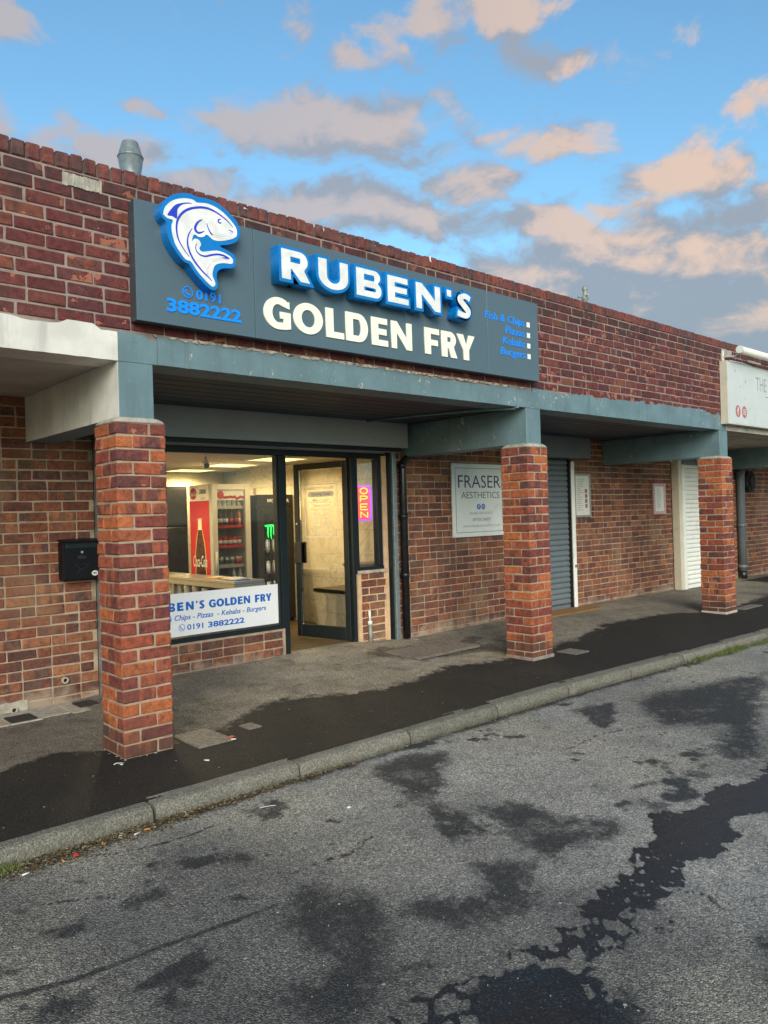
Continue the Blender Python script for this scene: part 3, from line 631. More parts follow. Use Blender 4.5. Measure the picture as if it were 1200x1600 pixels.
l1 = line_d(X, Y, [(-1.6,-1.75),(-1.21,-1.81),(-.99,-1.88),(-.69,-1.90),(-.45,-1.93),(-.22,-1.95)])+n1*.03; damp = np.maximum(damp, np.clip(1-l1/.028, 0, .8))
cr1 = line_d(X, Y, [(-.63,-.89),(-.48,-1.0),(-.32,-1.05),(-.12,-1.07),(.03,-1.04)])+n1*.04+n2*.02; damp = np.maximum(damp, np.clip(1.1-np.abs(cr1)/.008, 0, 1))
for ck in ([(1.0,-3.0),(1.05,-3.12),(.98,-3.2),(1.02,-3.3)], [(.62,-1.75),(.45,-1.72),(.30,-1.80),(.1,-1.76)], [(2.0,-1.5),(2.3,-1.62),(2.7,-1.58),(3.2,-1.75)], [(-.9,-1.25),(-.7,-1.36),(-.62,-1.5),(-.4,-1.58)], [(.5,-2.9),(.62,-2.98),(.60,-3.08),(.7,-3.15)]):
    damp = np.maximum(damp, np.clip(1.1-np.abs(line_d(X, Y, ck)+n1*.05+n2*.03)/.007, 0, .9))
# crazed asphalt: cell edges hold the water
def cells(x, y, sc, seed):
    r = np.random.default_rng(seed); px = r.random((64, 64)); py = r.random((64, 64)); X_ = x*sc; Y_ = y*sc; xi = np.floor(X_).astype(int); yi = np.floor(Y_).astype(int)
    f1 = np.full_like(x, 9.); f2 = np.full_like(x, 9.)
    for a in (-1, 0, 1):
        for b in (-1, 0, 1):
            qx = xi+a+px[(xi+a) % 64, (yi+b) % 64]; qy = yi+b+py[(xi+a) % 64, (yi+b) % 64]; dd = np.hypot(X_-qx, Y_-qy)
            f2 = np.where(dd < f1, f1, np.minimum(f2, dd)); f1 = np.minimum(f1, dd)
    return f2-f1
ce = cells(X+n1*.2, Y+n1*.2, 9., 3); ce2 = cells(X+n1*.15, Y, 21., 4)
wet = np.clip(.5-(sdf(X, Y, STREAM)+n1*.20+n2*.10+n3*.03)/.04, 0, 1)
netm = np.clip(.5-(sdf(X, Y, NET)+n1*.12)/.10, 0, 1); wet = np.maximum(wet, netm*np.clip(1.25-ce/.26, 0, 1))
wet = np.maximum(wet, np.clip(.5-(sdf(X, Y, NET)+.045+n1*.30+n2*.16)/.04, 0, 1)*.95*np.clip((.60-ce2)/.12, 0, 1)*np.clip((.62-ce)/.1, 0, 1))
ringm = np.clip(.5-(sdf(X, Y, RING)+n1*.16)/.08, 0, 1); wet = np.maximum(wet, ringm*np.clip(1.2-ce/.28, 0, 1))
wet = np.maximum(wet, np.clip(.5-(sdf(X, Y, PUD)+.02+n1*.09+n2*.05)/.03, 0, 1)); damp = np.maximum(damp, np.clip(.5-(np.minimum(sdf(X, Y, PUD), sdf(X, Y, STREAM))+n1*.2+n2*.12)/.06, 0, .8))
gut = np.clip(1-(kerb_y_np(X)-Y+n1*.16)/.11, 0, 1)*.95; damp = np.maximum(damp, gut); damp = np.maximum(damp, wet)
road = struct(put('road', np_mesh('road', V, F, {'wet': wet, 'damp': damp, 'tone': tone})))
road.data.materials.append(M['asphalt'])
gm_tone = 1.
gm = MB(); gm.add([(-400,-400,ZR-.02),(400,-400,ZR-.02),(400,400,ZR-.02),(-400,400,ZR-.02)], [(0,1,2,3)]); gd = struct(gm.build('ground', M['asphalt'])); at = gd.data.attributes.new('tone', 'FLOAT', 'POINT'); at.data.foreach_set('value', [.8]*4)
# pavement
WB = [(-3,.3),(-.6,.35),(-.27,.47),(0,.38),(.13,.24),(.36,.14),(.66,.21),(.78,.17),(1.38,.52),(1.92,.39),(2.19,.24),(2.65,.26),(3.23,.43),(3.96,.27),(4.83,.33),(6.61,.69),(7.76,.62),(8.2,.35),(9.04,.24),(10.68,.45),(13,.4),(17,.5)]
def pave_z(X, Y):
    back = np.interp(X, [-5, .2, 1.3, 3.4, 4.2, 6., 17], [0, 0, .075, .085, .03, .06, .05]); t = np.clip((Y-.1)/1.7, 0, 1)
    return back*t-.012*np.clip(-Y/.7, 0, 1)+vnoise(X+9, Y+9, 1.1, 8, 3)*.006
xs = np.concatenate([np.arange(-5, -1.2, .1), np.arange(-1.2, 5., .022), np.arange(5., 17, .05)]); ys = np.arange(-1.55, 1.86, .022)
X, Y, V, F = grid_mesh(xs, ys, pave_z)
keep = (Y[:-1, :-1] > kerb_y_np(X[:-1, :-1])+.085).reshape(-1); F = F[keep]
n1 = vnoise(X+20, Y+20, 3., 21, 5); n2 = vnoise(X+20, Y+20, 18., 22, 4)
wb = np.interp(X, [p[0] for p in WB], [p[1] for p in WB])
damp = np.clip(.5-(Y-wb+n1*.26+n2*.22)/.15, 0, 1)*np.clip(.97+n1*.25, .7, 1)
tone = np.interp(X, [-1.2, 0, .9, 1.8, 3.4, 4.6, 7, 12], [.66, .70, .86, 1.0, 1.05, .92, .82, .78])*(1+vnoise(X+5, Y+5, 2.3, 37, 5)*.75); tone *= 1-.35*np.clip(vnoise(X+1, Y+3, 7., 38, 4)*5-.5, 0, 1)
damp = np.maximum(damp, np.clip(.5-(sdf(X, Y, [(3.3,.7),(4.3,.6),(4.6,1.2),(3.9,1.5),(3.1,1.3)])+n1*.5+n2*.1)/.25, 0, .55))
damp = np.maximum(damp, np.clip(.5-(sdf(X, Y, [(12.4,.9),(15.5,.9),(15.5,1.6),(12.4,1.6)])+n1*.3)/.1, 0, .9))
damp = np.maximum(damp, np.clip((vnoise(X, Y+7, 4.5, 23, 4)-.24)*5, 0, .5))
damp = damp*1.
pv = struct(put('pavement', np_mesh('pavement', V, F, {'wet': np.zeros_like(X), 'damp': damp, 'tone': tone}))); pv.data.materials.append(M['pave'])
# kerb stones
def kerb_mat():
    mt, n, b = new_mat('kerb_concrete'); pos = n.n('ShaderNodeNewGeometry').outputs['Position']; rnd = n.n('ShaderNodeObjectInfo').outputs['Random']
    c = n.mix(rnd, (.165,.160,.132), (.215,.205,.172))
    vo = n.n('ShaderNodeTexVoronoi', {'Vector': pos, 'Scale': 160.}); cl = n.n('ShaderNodeSeparateColor', {0: vo.outputs['Color']})
    c = n.mix(1., c, n.ramp(cl.outputs[0], [(0, (.62,.62,.6)), (.6, (1,1,1)), (.95, (1.5,1.48,1.4))]), 'MULTIPLY')
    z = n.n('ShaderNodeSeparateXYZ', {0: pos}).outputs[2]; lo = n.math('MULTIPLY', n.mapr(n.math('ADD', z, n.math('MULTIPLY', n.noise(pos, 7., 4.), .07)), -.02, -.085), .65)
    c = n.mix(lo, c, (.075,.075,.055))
    c = n.mix(n.math('MULTIPLY', n.mapr(n.noise(pos, 5., 6., .7), .5, .7), .5), c, (.10,.10,.08))
    L(n, c, b.inputs['Base Color']); b.inputs['Roughness'].default_value = .9; b.inputs['Specular IOR Level'].default_value = .25
    L(n, n.n('ShaderNodeBump', {'Height': n.math('ADD', n.noise(pos, 60., 4., .7), n.math('MULTIPLY', vo.outputs['Distance'], -1.)), 'Strength': .7, 'Distance': .005}).outputs[0], b.inputs['Normal'])
    return mt
M['kerb'] = kerb_mat()
kerb = bpy.data.objects.new('kerb', None); C.objects.link(kerb); struct(kerb)
prof = [(.125,-.16),(0,-.16),(-.004,-.06),(.002,-.022),(.014,-.008),(.034,-.002),(.125,.0)]
x = -2.93
while x < 15:
    mb = MB(); a, b = x+.009, x+.906; dz = random.gauss(0, .003); segs = 10; n_ = len(prof); vs = []
    for i in range(segs+1):
        xx = a+(b-a)*i/segs; chip = 0 if 0 < i < segs else random.uniform(.006, .014)
        for j, (py, pz) in enumerate(prof):
            jit = random.gauss(0, .0016); inn = chip if j in (2, 3, 4, 5) else 0
            vs.append((xx, kerb_y(xx)+py+jit+inn*(1 if j < 5 else 0), pz-.010+dz+random.gauss(0, .0012)-inn*(1 if j > 2 else 0)))
    fs = [tuple(range(n_)), tuple(segs*n_+j for j in range(n_))[::-1]]
    for i in range(segs):
        for j in range(n_): fs.append((i*n_+j, (i+1)*n_+j, (i+1)*n_+(j+1) % n_, i*n_+(j+1) % n_))
    mb.smooth = False; mb.add(vs, fs); mb.build('kerb_stone', M['kerb'], kerb); x += .915

# ================================================================== BRICKWORK
YF = .034                                                     # face of the parapet and the fascia
SIGN = (.13, 4.19, 2.685, 3.435); SY = -.066
par = thing('parapet_wall', (4, YF, 2.63), 'long dark red brick parapet wall with soldier coping above the shop canopy', 'wall')
r = random.Random(3); sp = []
Z0 = 2.6325
for k_ in range(11): sp += course(-4.3+(.05 if k_ % 3 == 0 else 0), 16.6, YF, Z0+k_*BC, k_, r, .05)
lay(par, sp, M['parapet'], 300, hidden=lambda x, y, z: SIGN[0]+.05 < x < SIGN[1]+.1 and 2.72 < z < 3.42)
mb = MB(); mb.box(-4.35, YF+.006, 2.45, 16.65, YF+.215, 3.543); mb.build('mortar_core', M['mortar_grey'], par)
sp = [(r.choice(COP), -4.3+i*.0825, YF+.107+r.gauss(0, .003), 3.545+.049+r.gauss(0, .0022), 0., r.uniform(.95, 1.02)) for i in range(254)]
lay(par, sp, M['coping'], 300, name='coping_brick', mass='coping_mass')
mb = MB(); mb.box(-4.35, YF+.012, 3.535, 16.65, YF+.205, 3.62); mb.build('coping_bed', pmat('coping_mortar', (.11,.10,.09), .95, .3, 20., .5), par)
def ragged(x0, x1, z0, z1, y, th, seed, n=10, j=.012, bot=True):
    rr = random.Random(seed); up = [(x0+(x1-x0)*i/n, z1+rr.uniform(-j, j)) for i in range(n+1)]
    lo = [(x0+(x1-x0)*i/n, z0+(rr.uniform(-j, j) if bot else 0)) for i in range(n+1)]; mb = MB(); vs = []; fs = []
    for (a, b), (c, d) in zip(lo, up): vs += [(a, y+rr.uniform(-.002, .002), b), (c, y+rr.uniform(-.002, .002), d), (c, y+th, d), (a, y+th, b)]
    for i in range(n):
        o = 4*i; fs += [(o, o+4, o+5, o+1), (o+1, o+5, o+6, o+2), (o+3, o, o+1, o+2)[:4] if i == 0 else (o, o+3, o+7, o+4)]
    fs.append((4*n, 4*n+3, 4*n+2, 4*n+1)); return mb.add(vs, fs)
for i, a in enumerate([(-.265, -.03, 3.448, 3.522), (8.37, 8.66, 3.45, 3.53), (9.2, 9.6, 3.44, 3.47)]):
    ragged(*a, YF-.0045, .02, 90+i, 26, .0045).build('cement_patch', M['cement'], par)
mb = MB(); rr = random.Random(4)
for i in range(7):                                             # bird mess and scraps on the coping
    cx = [1.0, 1.06, 1.55, 1.62, 1.7, 2.85, 2.2][i]; cz = 3.642; mb.hull([(cx+rr.uniform(-.03, .03), YF+rr.uniform(-.006, .06), cz+rr.uniform(-.05, .012)) for _ in range(7)])
o = mb.build('dropping', M['butt_white'], par); o['kind'] = 'stuff'

YB = 1.8
def back_wall(x0, x1, label, mat, zb=0., zt=2.46, limit=300, seed=0, hdr=.22, mort='mortar_tan', hidden=None):
    t = thing('brick_wall', ((x0+x1)/2, YB, zb), label, 'wall'); rr = random.Random(seed); sp_ = []
    k_ = 0
    z = zb
    while z < zt-.05: sp_ += course(x0, x1, YB, z, k_, rr, hdr); z += BC; k_ += 1
    lay(t, sp_, M[mat], limit, hidden=hidden)
    mb_ = MB(); mb_.box(x0, YB+.007, zb-.12, x1, YB+.2, zt+.05); mb_.build('mortar_core', M[mort], t)
    return t
wl = back_wall(-4.3, .565, 'brown brick wall with black mailbox, left of the chip shop', 'wall', -.02, seed=11)
wm = back_wall(3.955, 6.32, 'brick wall carrying the white aesthetics sign beside the drainpipe', 'wall', 0., seed=12)
wp = back_wall(7.42, 10.28, 'brick wall holding two small framed notices between grey and white shutters', 'wall', .0, seed=13)
wr = back_wall(11.55, 16.6, 'far brick wall with round vent beyond the white shutter door', 'wall', .0, seed=14)
ragged(-.20, .0, -.02, .085, YB-.004, .02, 57, 5, .005).build('cement_patch', M['cement'], wl)
# low walls under the windows
sw = thing('low_brick_wall', (1.5, YB, 0), 'low brick wall under the big shop window with the banner', 'wall'); rr = random.Random(21); sp = []
for k_ in range(4): sp += course(.62, 2.44, YB, .0+k_*BC, k_, rr, .2)
lay(sw, sp, M['wall'], 300); mb = MB(); mb.box(.62, YB+.007, -.1, 2.445, YB+.12, .345); mb.build('mortar_core', M['mortar_tan'], sw)
dw = thing('low_brick_wall', (3.62, YB, 0), 'narrow brick wall under the side window with neon sign', 'wall'); sp = []
for k_ in range(10): sp += course(3.45, 3.80, YB, .0+k_*BC, k_, rr, .3)
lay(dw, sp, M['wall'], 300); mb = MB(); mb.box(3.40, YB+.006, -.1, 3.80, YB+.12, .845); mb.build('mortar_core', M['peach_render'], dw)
ragged(3.40, 3.815, .815, .845, YB-.012, .06, 5, 12, .004).build('sill_fillet', M['mortar_light'], dw)
mb = MB(); mb.box(3.80, YB+.02, -.1, 3.885, YB+.1, 2.1); mb.box(3.80, YB-.004, -.1, 3.845, YB+.02, .84); mb.build('render_strip', M['peach_render'], dw)  # strip's peach tone is neon glow mixed into its colour

# pillars
S2 = 4.0506; XS = [-S2, 0., S2, 8.189, 12.24]; PW = .3275
PLAB = ['square brick pillar holding the white canopy end', 'nearest square brick pillar with rounded mortar cap, before the shop window',
        'middle square brick pillar partly hiding the aesthetics signboard', 'farthest brick pillar standing before the white shutter door', 'brick pillar beneath the bare concrete fascia']
def pillar(i):
    X0 = XS[i]; zb = [0, 0, 0, .0, .0][i]
    t = thing('brick_pillar', (X0+PW/2, PW/2, 0), PLAB[i], 'pillar', 'brick pillars along the canopy'); rr = random.Random(100+i); sp_ = []
    for k_ in range(25):
        z = zb+k_*BC+BC/2; a, b, h = .2145/2, .1025/2, PW
        if k_ % 2 == 0: q = [(a, b, 0), (h-b, a, 1), (h-a, h-b, 0), (b, h-a, 1)]
        else: q = [(h-a, b, 0), (b, a, 1), (a, h-b, 0), (h-b, h-a, 1)]
        for (px, py, o) in q:
            hd = rr.random() < .0
            sp_.append((rr.choice(STR), X0+px+rr.gauss(0, .0016), py+rr.gauss(0, .0016), z+rr.gauss(0, .001), math.pi/2*o, 1.))
    lay(t, sp_, M['pillar'], 300 if 0 < i < 4 else 0)
    mb_ = MB(); mb_.box(X0+.007, .007, -.06, X0+PW-.007, PW-.007, 2.07); mb_.build('mortar_core', M['mortar_tan'], t)
    mb_ = MB(); c = PW/2; vs = []; fs = []; rings = [(2.060, .163, .012), (2.074, .160, .03), (2.088, .150, .045), (2.097, .132, .05), (2.100, .08, .05)]
    for z, hw, cr_ in rings:
        for (qx, qy, a0) in ((1,-1,-90),(1,1,0),(-1,1,90),(-1,-1,180)):
            for kk in range(4):
                an = rad(a0+30*kk); vs.append((X0+c+qx*(hw-cr_)+cr_*math.cos(an)+rr.gauss(0,.0015), c+qy*(hw-cr_)+cr_*math.sin(an)+rr.gauss(0,.0015), z+rr.gauss(0,.0012)))
    for a in range(len(rings)-1):
        for kk in range(16): fs.append((a*16+kk, a*16+(kk+1) % 16, (a+1)*16+(kk+1) % 16, (a+1)*16+kk))
    fs += [tuple(range(16))[::-1], tuple(64+kk for kk in range(16))]; mb_.smooth = True; mb_.add(vs, fs); mb_.build('mortar_cap', M['cement'], t)
    mb_ = MB(); rr2 = random.Random(i)
    for kk in range(12):                                      # crumbled mortar at the foot
        u = rr2.uniform(-.005, PW+.005); side = rr2.random() < .5; px, py = (X0+u, rr2.uniform(-.016, .0)) if side else (X0+rr2.uniform(-.016, 0), u); s_ = rr2.uniform(.004, .011)
        mb_.hull([(px+rr2.uniform(-s_*1.6, s_*1.6), py+rr2.uniform(-s_*.5, s_*.5), rr2.uniform(-.01, s_)) for _ in range(7)])
    o = mb_.build('mortar_crumb', M['mortar_grey'], t); o['kind'] = 'stuff'
    if i in (2, 3):
        mb_ = MB(); mb_.box(X0-.006, -.006, -.03, X0+PW+.006, PW+.006, .03, .004); mb_.build('plinth', M['mortar_light' if i == 3 else 'mortar_grey'], t)
    return t
pillars = [pillar(i) for i in range(5)]

# ================================================================== CANOPY
can = thing('canopy', (4, 1, 2.44), 'painted concrete canopy with grey fascia beam and cross beams resting on the brick pillars', 'canopy')
def fascia(name, x0, x1, mat, seed, top=2.632, j=.012, zbot=2.44, mi=None):
    rr = random.Random(seed); n = max(6, int((x1-x0)/.05)); vs = []; fs = []; hgt = top
    for i in range(n+1):
        xx = x0+(x1-x0)*i/n
        if rr.random() < .3: hgt = top+rr.choice([-1.4, -.6, 0, .7, 1.1])*j
        zt = hgt+rr.uniform(-.3, .3)*j; vs += [(xx, YF-.004, zbot+rr.uniform(-.0012, .0012)), (xx, YF-.004+rr.uniform(-.001, .001), zt), (xx, YF+.012, zt), (xx, YF+.26, zbot+.03), (xx, YF+.26, zbot)]
    for i in range(n):
        o = 5*i; fs += [(o, o+5, o+6, o+1), (o+1, o+6, o+7, o+2), (o+2, o+7, o+8, o+3), (o+3, o+8, o+9, o+4), (o+4, o+9, o+5, o)]
    fs += [(0, 1, 2, 3, 4), tuple(5*n+q for q in (4, 3, 2, 1, 0))]; mb_ = MB(); mb_.add(vs, fs); return mb_.build(name, mat, can)
o = fascia('fascia_beam', -4.3, .043, M['white_paint'], 1, 2.628, .016); o['label'] = 'white painted fascia beam'
fascia('fascia_beam', .045, .30, M['grey_paint'], 2, 2.62, .02)
fascia('fascia_beam', .303, 3.957, M['grey_paint'], 3, 2.612, .008)
fascia('fascia_beam', 3.960, 4.19, M['grey_paint'], 4, 2.612, .008)
fascia('fascia_beam', 4.193, 6.20, M['grey_paint'], 5, 2.635, .018)
fascia('fascia_beam', 6.202, 8.235, M['grey_paint'], 6, 2.650, .02)
o = fascia('fascia_beam', 8.42, 16.6, M['raw_concrete'], 7, 2.52, .008); o['label'] = 'bare pale concrete fascia beam'
fascia('fascia_beam', 8.237, 8.418, M['grey_paint'], 8, 2.56, .008)
rr = random.Random(77); mb = MB()
for i in range(150):                                           # rough mortar squeezed out between sign and beam
    px = rr.uniform(.2, 4.1); s_ = rr.uniform(.006, .017); mb.hull([(px+rr.uniform(-s_*2.6, s_*2.6), YF-.001+rr.uniform(-.014, .004), 2.622+rr.uniform(-.012, .014)+rr.uniform(-s_*.5, s_*.5)) for _ in range(7)])
o = mb.build('mortar_fillet', M['mortar_light'], can); o['kind'] = 'stuff'
for i, X0 in enumerate(XS):
    a, b = X0+.044, X0+.271
    mb = MB(); mb.box(a, YF, 2.092, b, YB-.002, 2.4472, .004); mb.cur = 1
    if i == 1: mb.box(a-.004, YF+.003, 2.094, a-.001, YB-.004, 2.4468)
    mb.build('cross_beam', [M['grey_paint'], M['white_paint']], can)
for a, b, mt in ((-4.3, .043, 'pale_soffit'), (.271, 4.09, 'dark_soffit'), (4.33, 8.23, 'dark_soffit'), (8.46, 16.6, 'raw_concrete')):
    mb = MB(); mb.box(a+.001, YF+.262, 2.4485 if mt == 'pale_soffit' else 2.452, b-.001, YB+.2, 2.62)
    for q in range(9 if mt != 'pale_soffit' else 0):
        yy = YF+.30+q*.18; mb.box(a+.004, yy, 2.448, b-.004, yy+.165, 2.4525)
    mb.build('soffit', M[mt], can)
mb = MB(); mb.tube([(3.96, .05, 2.425), (3.72, .5, 2.432), (3.55, 1.0, 2.436), (3.4, 1.58, 2.438)], .012, 8); mb.box(3.94, YF-.012, 2.425, 3.975, YF+.02, 2.465); mb.build('cable_conduit', M['grey_paint'], can)
# flat roof behind the parapet and the building mass behind the shopfronts
rb = thing('roof_slab', (4, 4, 2.65), 'flat roof of the shop parade behind the brick parapet', 'roof')
mb = MB(); mb.box(-4.3, YF+.22, 2.62, 16.6, 9., 2.80); mb.build('slab', M['raw_concrete'], rb)
mb = MB(); mb.box(-4.3, 6.5, -.1, 16.6, 6.7, 2.61); mb.box(-4.3, YB+.2, -.1, -4.1, 6.48, 2.44); mb.box(16.4, YB+.2, -.1, 16.6, 6.48, 2.44); mb.build('back_walls', M['raw_concrete'], rb)

# ================================================================== SHOP INTERIOR
FZ = .075; CZ = 2.15; XR = 4.06; XL = .55; YI = 5.7
mb = MB(); mb.box(XL, YB+.09, FZ-.1, XR, YI, FZ); struct(mb.build('shop_floor', M['shop_floor']))
ceil = bpy.data.objects.new('shop_ceiling', None); C.objects.link(ceil); struct(ceil)
LP = [(3.35, 3.2), (3.35, 4.27), (3.35, 5.35), (1.4, 3.2), (1.4, 4.27)]
mb = MB(); mb.box(XL, YB+.1, CZ+.012, XR, YI, CZ+.06); mb.build('ceiling_void', M['ceil'], ceil)
tm = MB(); tm.box(-.297, -.264, 0, .297, .264, .010, .002); tme = tm.build('ceiling_tile', M['ceil'], ceil); proto_tile = tme.data; bpy.data.objects.remove(tme)
xs_ = [3.35-.6*i for i in range(-1, 6)]; ys_ = [2.13+.535*j for j in range(7)]
for xx in xs_:
    for yy in ys_:
        if xx < XL+.1 or xx > XR or any(abs(xx-a) < .3 and abs(yy-b) < .28 for a, b in LP): continue
        o = put_local('ceiling_tile', proto_tile, ceil); o.location = (xx, yy, CZ)
def panel_lamp(a, b, t_):
    ld = bpy.data.lights.new('panel_lamp', 'SPOT'); ld.energy = 25; ld.color = (1., .75, .38); ld.spot_size = rad(172); ld.spot_blend = .4; ld.shadow_soft_size = .05
    lo = bpy.data.objects.new('panel_lamp', ld); C.objects.link(lo); lo.location = (a, b, CZ-.06); lo.parent = t_; lo.matrix_parent_inverse = Matrix.Translation(-t_.location)
for i, (a, b) in enumerate(LP[:3]):
    t = thing('ceiling_light', (a, b, CZ), ['square yellow-lit ceiling panel nearest the shop door', 'square yellow-lit ceiling panel behind the bullet camera', 'square yellow-lit ceiling panel farthest back, above the red fridge side'][i], 'ceiling light', 'ceiling light panels')
    mb = MB(); mb.box(a-.285, b-.255, CZ-.004, a+.285, b+.255, CZ+.004); mb.build('diffuser', M['lightpanel'], t)
    panel_lamp(a, b, t)
    mb = MB()
    for q in ((a-.3, b-.27, a+.3, b-.256), (a-.3, b+.256, a+.3, b+.27), (a-.3, b-.255, a-.286, b+.255), (a+.286, b-.255, a+.3, b+.255)): mb.box(q[0], q[1], CZ-.007, q[2], q[3], CZ+.006)
    mb.build('trim', M['ceil'], t)
for i, (a, b) in enumerate(LP[3:]):
    t = thing('ceiling_light', (a, b, CZ), ['lit ceiling panel over the serving side of the counter', 'lit ceiling panel over the steel cabinet side'][i], 'ceiling light', 'ceiling light panels')
    mb = MB(); mb.box(a-.285, b-.255, CZ-.004, a+.285, b+.255, CZ+.004); mb.build('diffuser', M['lightpanel'], t); panel_lamp(a, b, t)
    panel_lamp(a, b, t)  # unseen row, its spots added to brighten the door lettering
wi = bpy.data.objects.new('shop_side_wall', None); C.objects.link(wi); struct(wi)
mb = MB(); mb.box(XR, YB+.1, FZ-.1, XR+.1, YI+.1, CZ+.2); mb.build('wall_backing', M['mortar_tan'], wi)
tmb = MB(); tmb.box(-.004, -.2985, -.1485, .004, .2985, .1485, .0015); tme = tmb.build('wall_tile', M['tile'], wi); twall = tme.data; bpy.data.objects.remove(tme)
for k_ in range(7):
    yy = YB+.12+(.15 if k_ % 2 else .3)-.3
    while yy < 4.55:
        if yy+.3 > YB+.1: o = put_local('wall_tile', twall, wi); o.location = (XR-.003, yy+.3, FZ+.15+k_*.3)
        yy += .6
mb = MB(); mb.box(XR-.006, 4.85, 1.0, XR-.001, YI, CZ)
for q in range(26):
    for z in range(16): mb.hull([(XR-.006, 4.87+q*.032+(z % 2)*.016, 1.9+z*.016-.004), (XR-.006, 4.885+q*.032+(z % 2)*.016, 1.9+z*.016+.006), (XR-.010, 4.878+q*.032+(z % 2)*.016, 1.9+z*.016+.001)])
mb.build('chequer_plate', M['steel'], wi)
wbk = bpy.data.objects.new('shop_back_wall', None); C.objects.link(wbk); struct(wbk)
mb = MB(); mb.box(XL, YI, FZ-.1, XR+.1, YI+.1, CZ+.2); mb.build('wall_face', M['plaster'], wbk)
mb = MB(); mb.box(2.9, YI-.012, 1.9, 3.55, YI-.001, CZ-.02, .003); mb.box(3.56, YI-.012, 1.9, 4.0, YI-.001, CZ-.02, .003); mb.build('wall_panel', M['plaster'], wbk)
wlf = MB(); wlf.box(XL-.1, YB+.1, FZ-.1, XL, YI+.1, CZ+.2); struct(wlf.build('shop_left_wall', M['plaster']))

# counter
t = thing('counter', (2.3, 3.5, FZ), 'stainless steel serving counter behind the shop window', 'counter')
mb = MB(); mb.box(2.25, 2.42, .765, 2.62, 5.2, .795, .003); mb.build('worktop', M['steel'], t)
mb = MB(); mb.box(2.50, 2.46, FZ, 2.60, 5.2, .763); mb.build('front_panel', M['dark_steel'], t)
mb = MB(); mb.box(2.27, 2.46, .40, 2.498, 5.2, .42); mb.build('shelf', M['steel'], t)
mb = MB(); mb.box(2.245, 2.415, .715, 2.249, 5.2, .764); mb.box(2.25, 2.411, .715, 2.62, 2.415, .764); mb.build('edge_strip', M['steel'], t)
for yy in (2.47, 3.8, 5.1):
    mb = MB(); mb.box(2.26, yy, FZ, 2.30, yy+.04, .714); mb.build('leg', M['steel'], t)
# cups under the counter
ORD = ['first', 'second', 'third', 'fourth', 'fifth', 'sixth', 'seventh', 'eighth', 'ninth']
cupm = MB(); cupm.lathe([(.030, 0), (.043, .105), (.046, .108), (.043, .112), (.040, .105), (.0285, .006), (.0, .006)], n=12); cme = cupm.build('cup', M['cup']); cup0 = cme
stm = MB()
def cup_at(o, x, y, z, label): o.location = (x, y, z); tag(o, label, 'cup', 'white foam cups below the counter'); return o
first = True
for i, (cx, cy, nst) in enumerate([(2.36, 2.95, 1), (2.34, 3.2, 3), (2.34, 3.42, 4), (2.34, 3.62, 4), (2.35, 3.82, 4), (2.35, 4.02, 4), (2.38, 2.72, 1), (2.33, 2.60, 1), (2.40, 2.54, 1)]):
    for j in range(nst):
        o = cup0 if first else cup0.copy()
        if not first: C.objects.link(o)
        first = False
        cup_at(o, cx, cy, .421+j*.075, ('lone white foam cup under the counter, '+ORD[i]+' row from the back wall side' if nst == 1 else 'white foam cup under the counter, '+['lowest', 'second', 'third', 'topmost'][j if j < nst-1 else 3]+' in '+ORD[i-1]+' stack from the window'))
# takings on the counter: menus
for i, (px, py, mt, nm) in enumerate([(2.40, 2.60, 'vinyl_blue', 'blue and white menu leaflet lying on the counter end'), (2.50, 2.85, 'label_white', 'white menu leaflet lying behind the blue one on the counter'), (2.46, 3.1, 'gold', 'orange leaflet lying on the counter behind the menus')]):
    mb = MB(); mb.box(px-.09, py-.11, .796+.0, px+.09, py+.11, .803); mb.box(px-.08, py-.02, .803, px+.07, py+.09, .8045); o = mb.build('menu_leaflet', [M[mt], M['paper']]); o.data.polygons.foreach_set('material_index', [0]*6+[1]*6); o.rotation_euler = (0, 0, 0); tag(o, nm, 'leaflet', 'leaflets on the counter')
# steel cabinet / dark fryer range at the back left
t = thing('steel_cabinet', (3.0, 5.6, FZ), 'tall dark two-door steel cabinet left of the red fridge side', 'cabinet')
mb = MB(); mb.box(2.35, 5.52, FZ, 3.37, 5.69, 1.93, .004); mb.build('body', M['dark_steel'], t)
for a, b in ((2.37, 2.85), (2.87, 3.35)):
    mb = MB(); mb.box(a, 5.495, FZ+.08, b, 5.518, 1.35, .003); dr = mb.build('door', M['dark_steel'], t)
    mb = MB(); hx = b-.04 if a < 2.5 else a+.04; mb.tube([(hx, 5.465, .5), (hx, 5.465, 1.28)], .013, 8); mb.build('handle', M['gold'], dr)
mb = MB(); mb.box(2.36, 5.50, 1.37, 3.36, 5.518, 1.90, .003); mb.build('top_panel', M['fridge_black'], t)

# red sided drinks fridge
FX0, FX1, FY0, FY1, FT = 2.84, 3.39, 3.88, 4.45, 1.885
t = thing('drinks_fridge', (3.1, 4.2, FZ), 'tall pale drinks fridge with red bottle artwork on its side', 'fridge')
mb = MB(); mb.box(FX0, FY0+.06, FZ, FX0+.045, FY1, FT, .006); mb.box(FX1-.045, FY0+.06, FZ, FX1, FY1, FT, .006); mb.box(FX0+.046, FY1-.04, FZ, FX1-.046, FY1, FT); mb.box(FX0+.046, FY0+.06, FT-.05, FX1-.046, FY1-.041, FT, .004); mb.box(FX0+.046, FY0+.06, FZ, FX1-.046, FY1-.041, FZ+.18); mb.build('cabinet', M['fridge_white'], t)
mb = MB()
for q in ((FX0, FZ+.1, FX0+.075, FT), (FX1-.075, FZ+.1, FX1, FT), (FX0+.076, FT-.07, FX1-.076, FT), (FX0+.076, FZ+.1, FX1-.076, FZ+.19)): mb.box(q[0], FY0, q[1], q[2], FY0+.055, q[3], .004)
dr = mb.build('door_frame', M['fridge_white'], t)
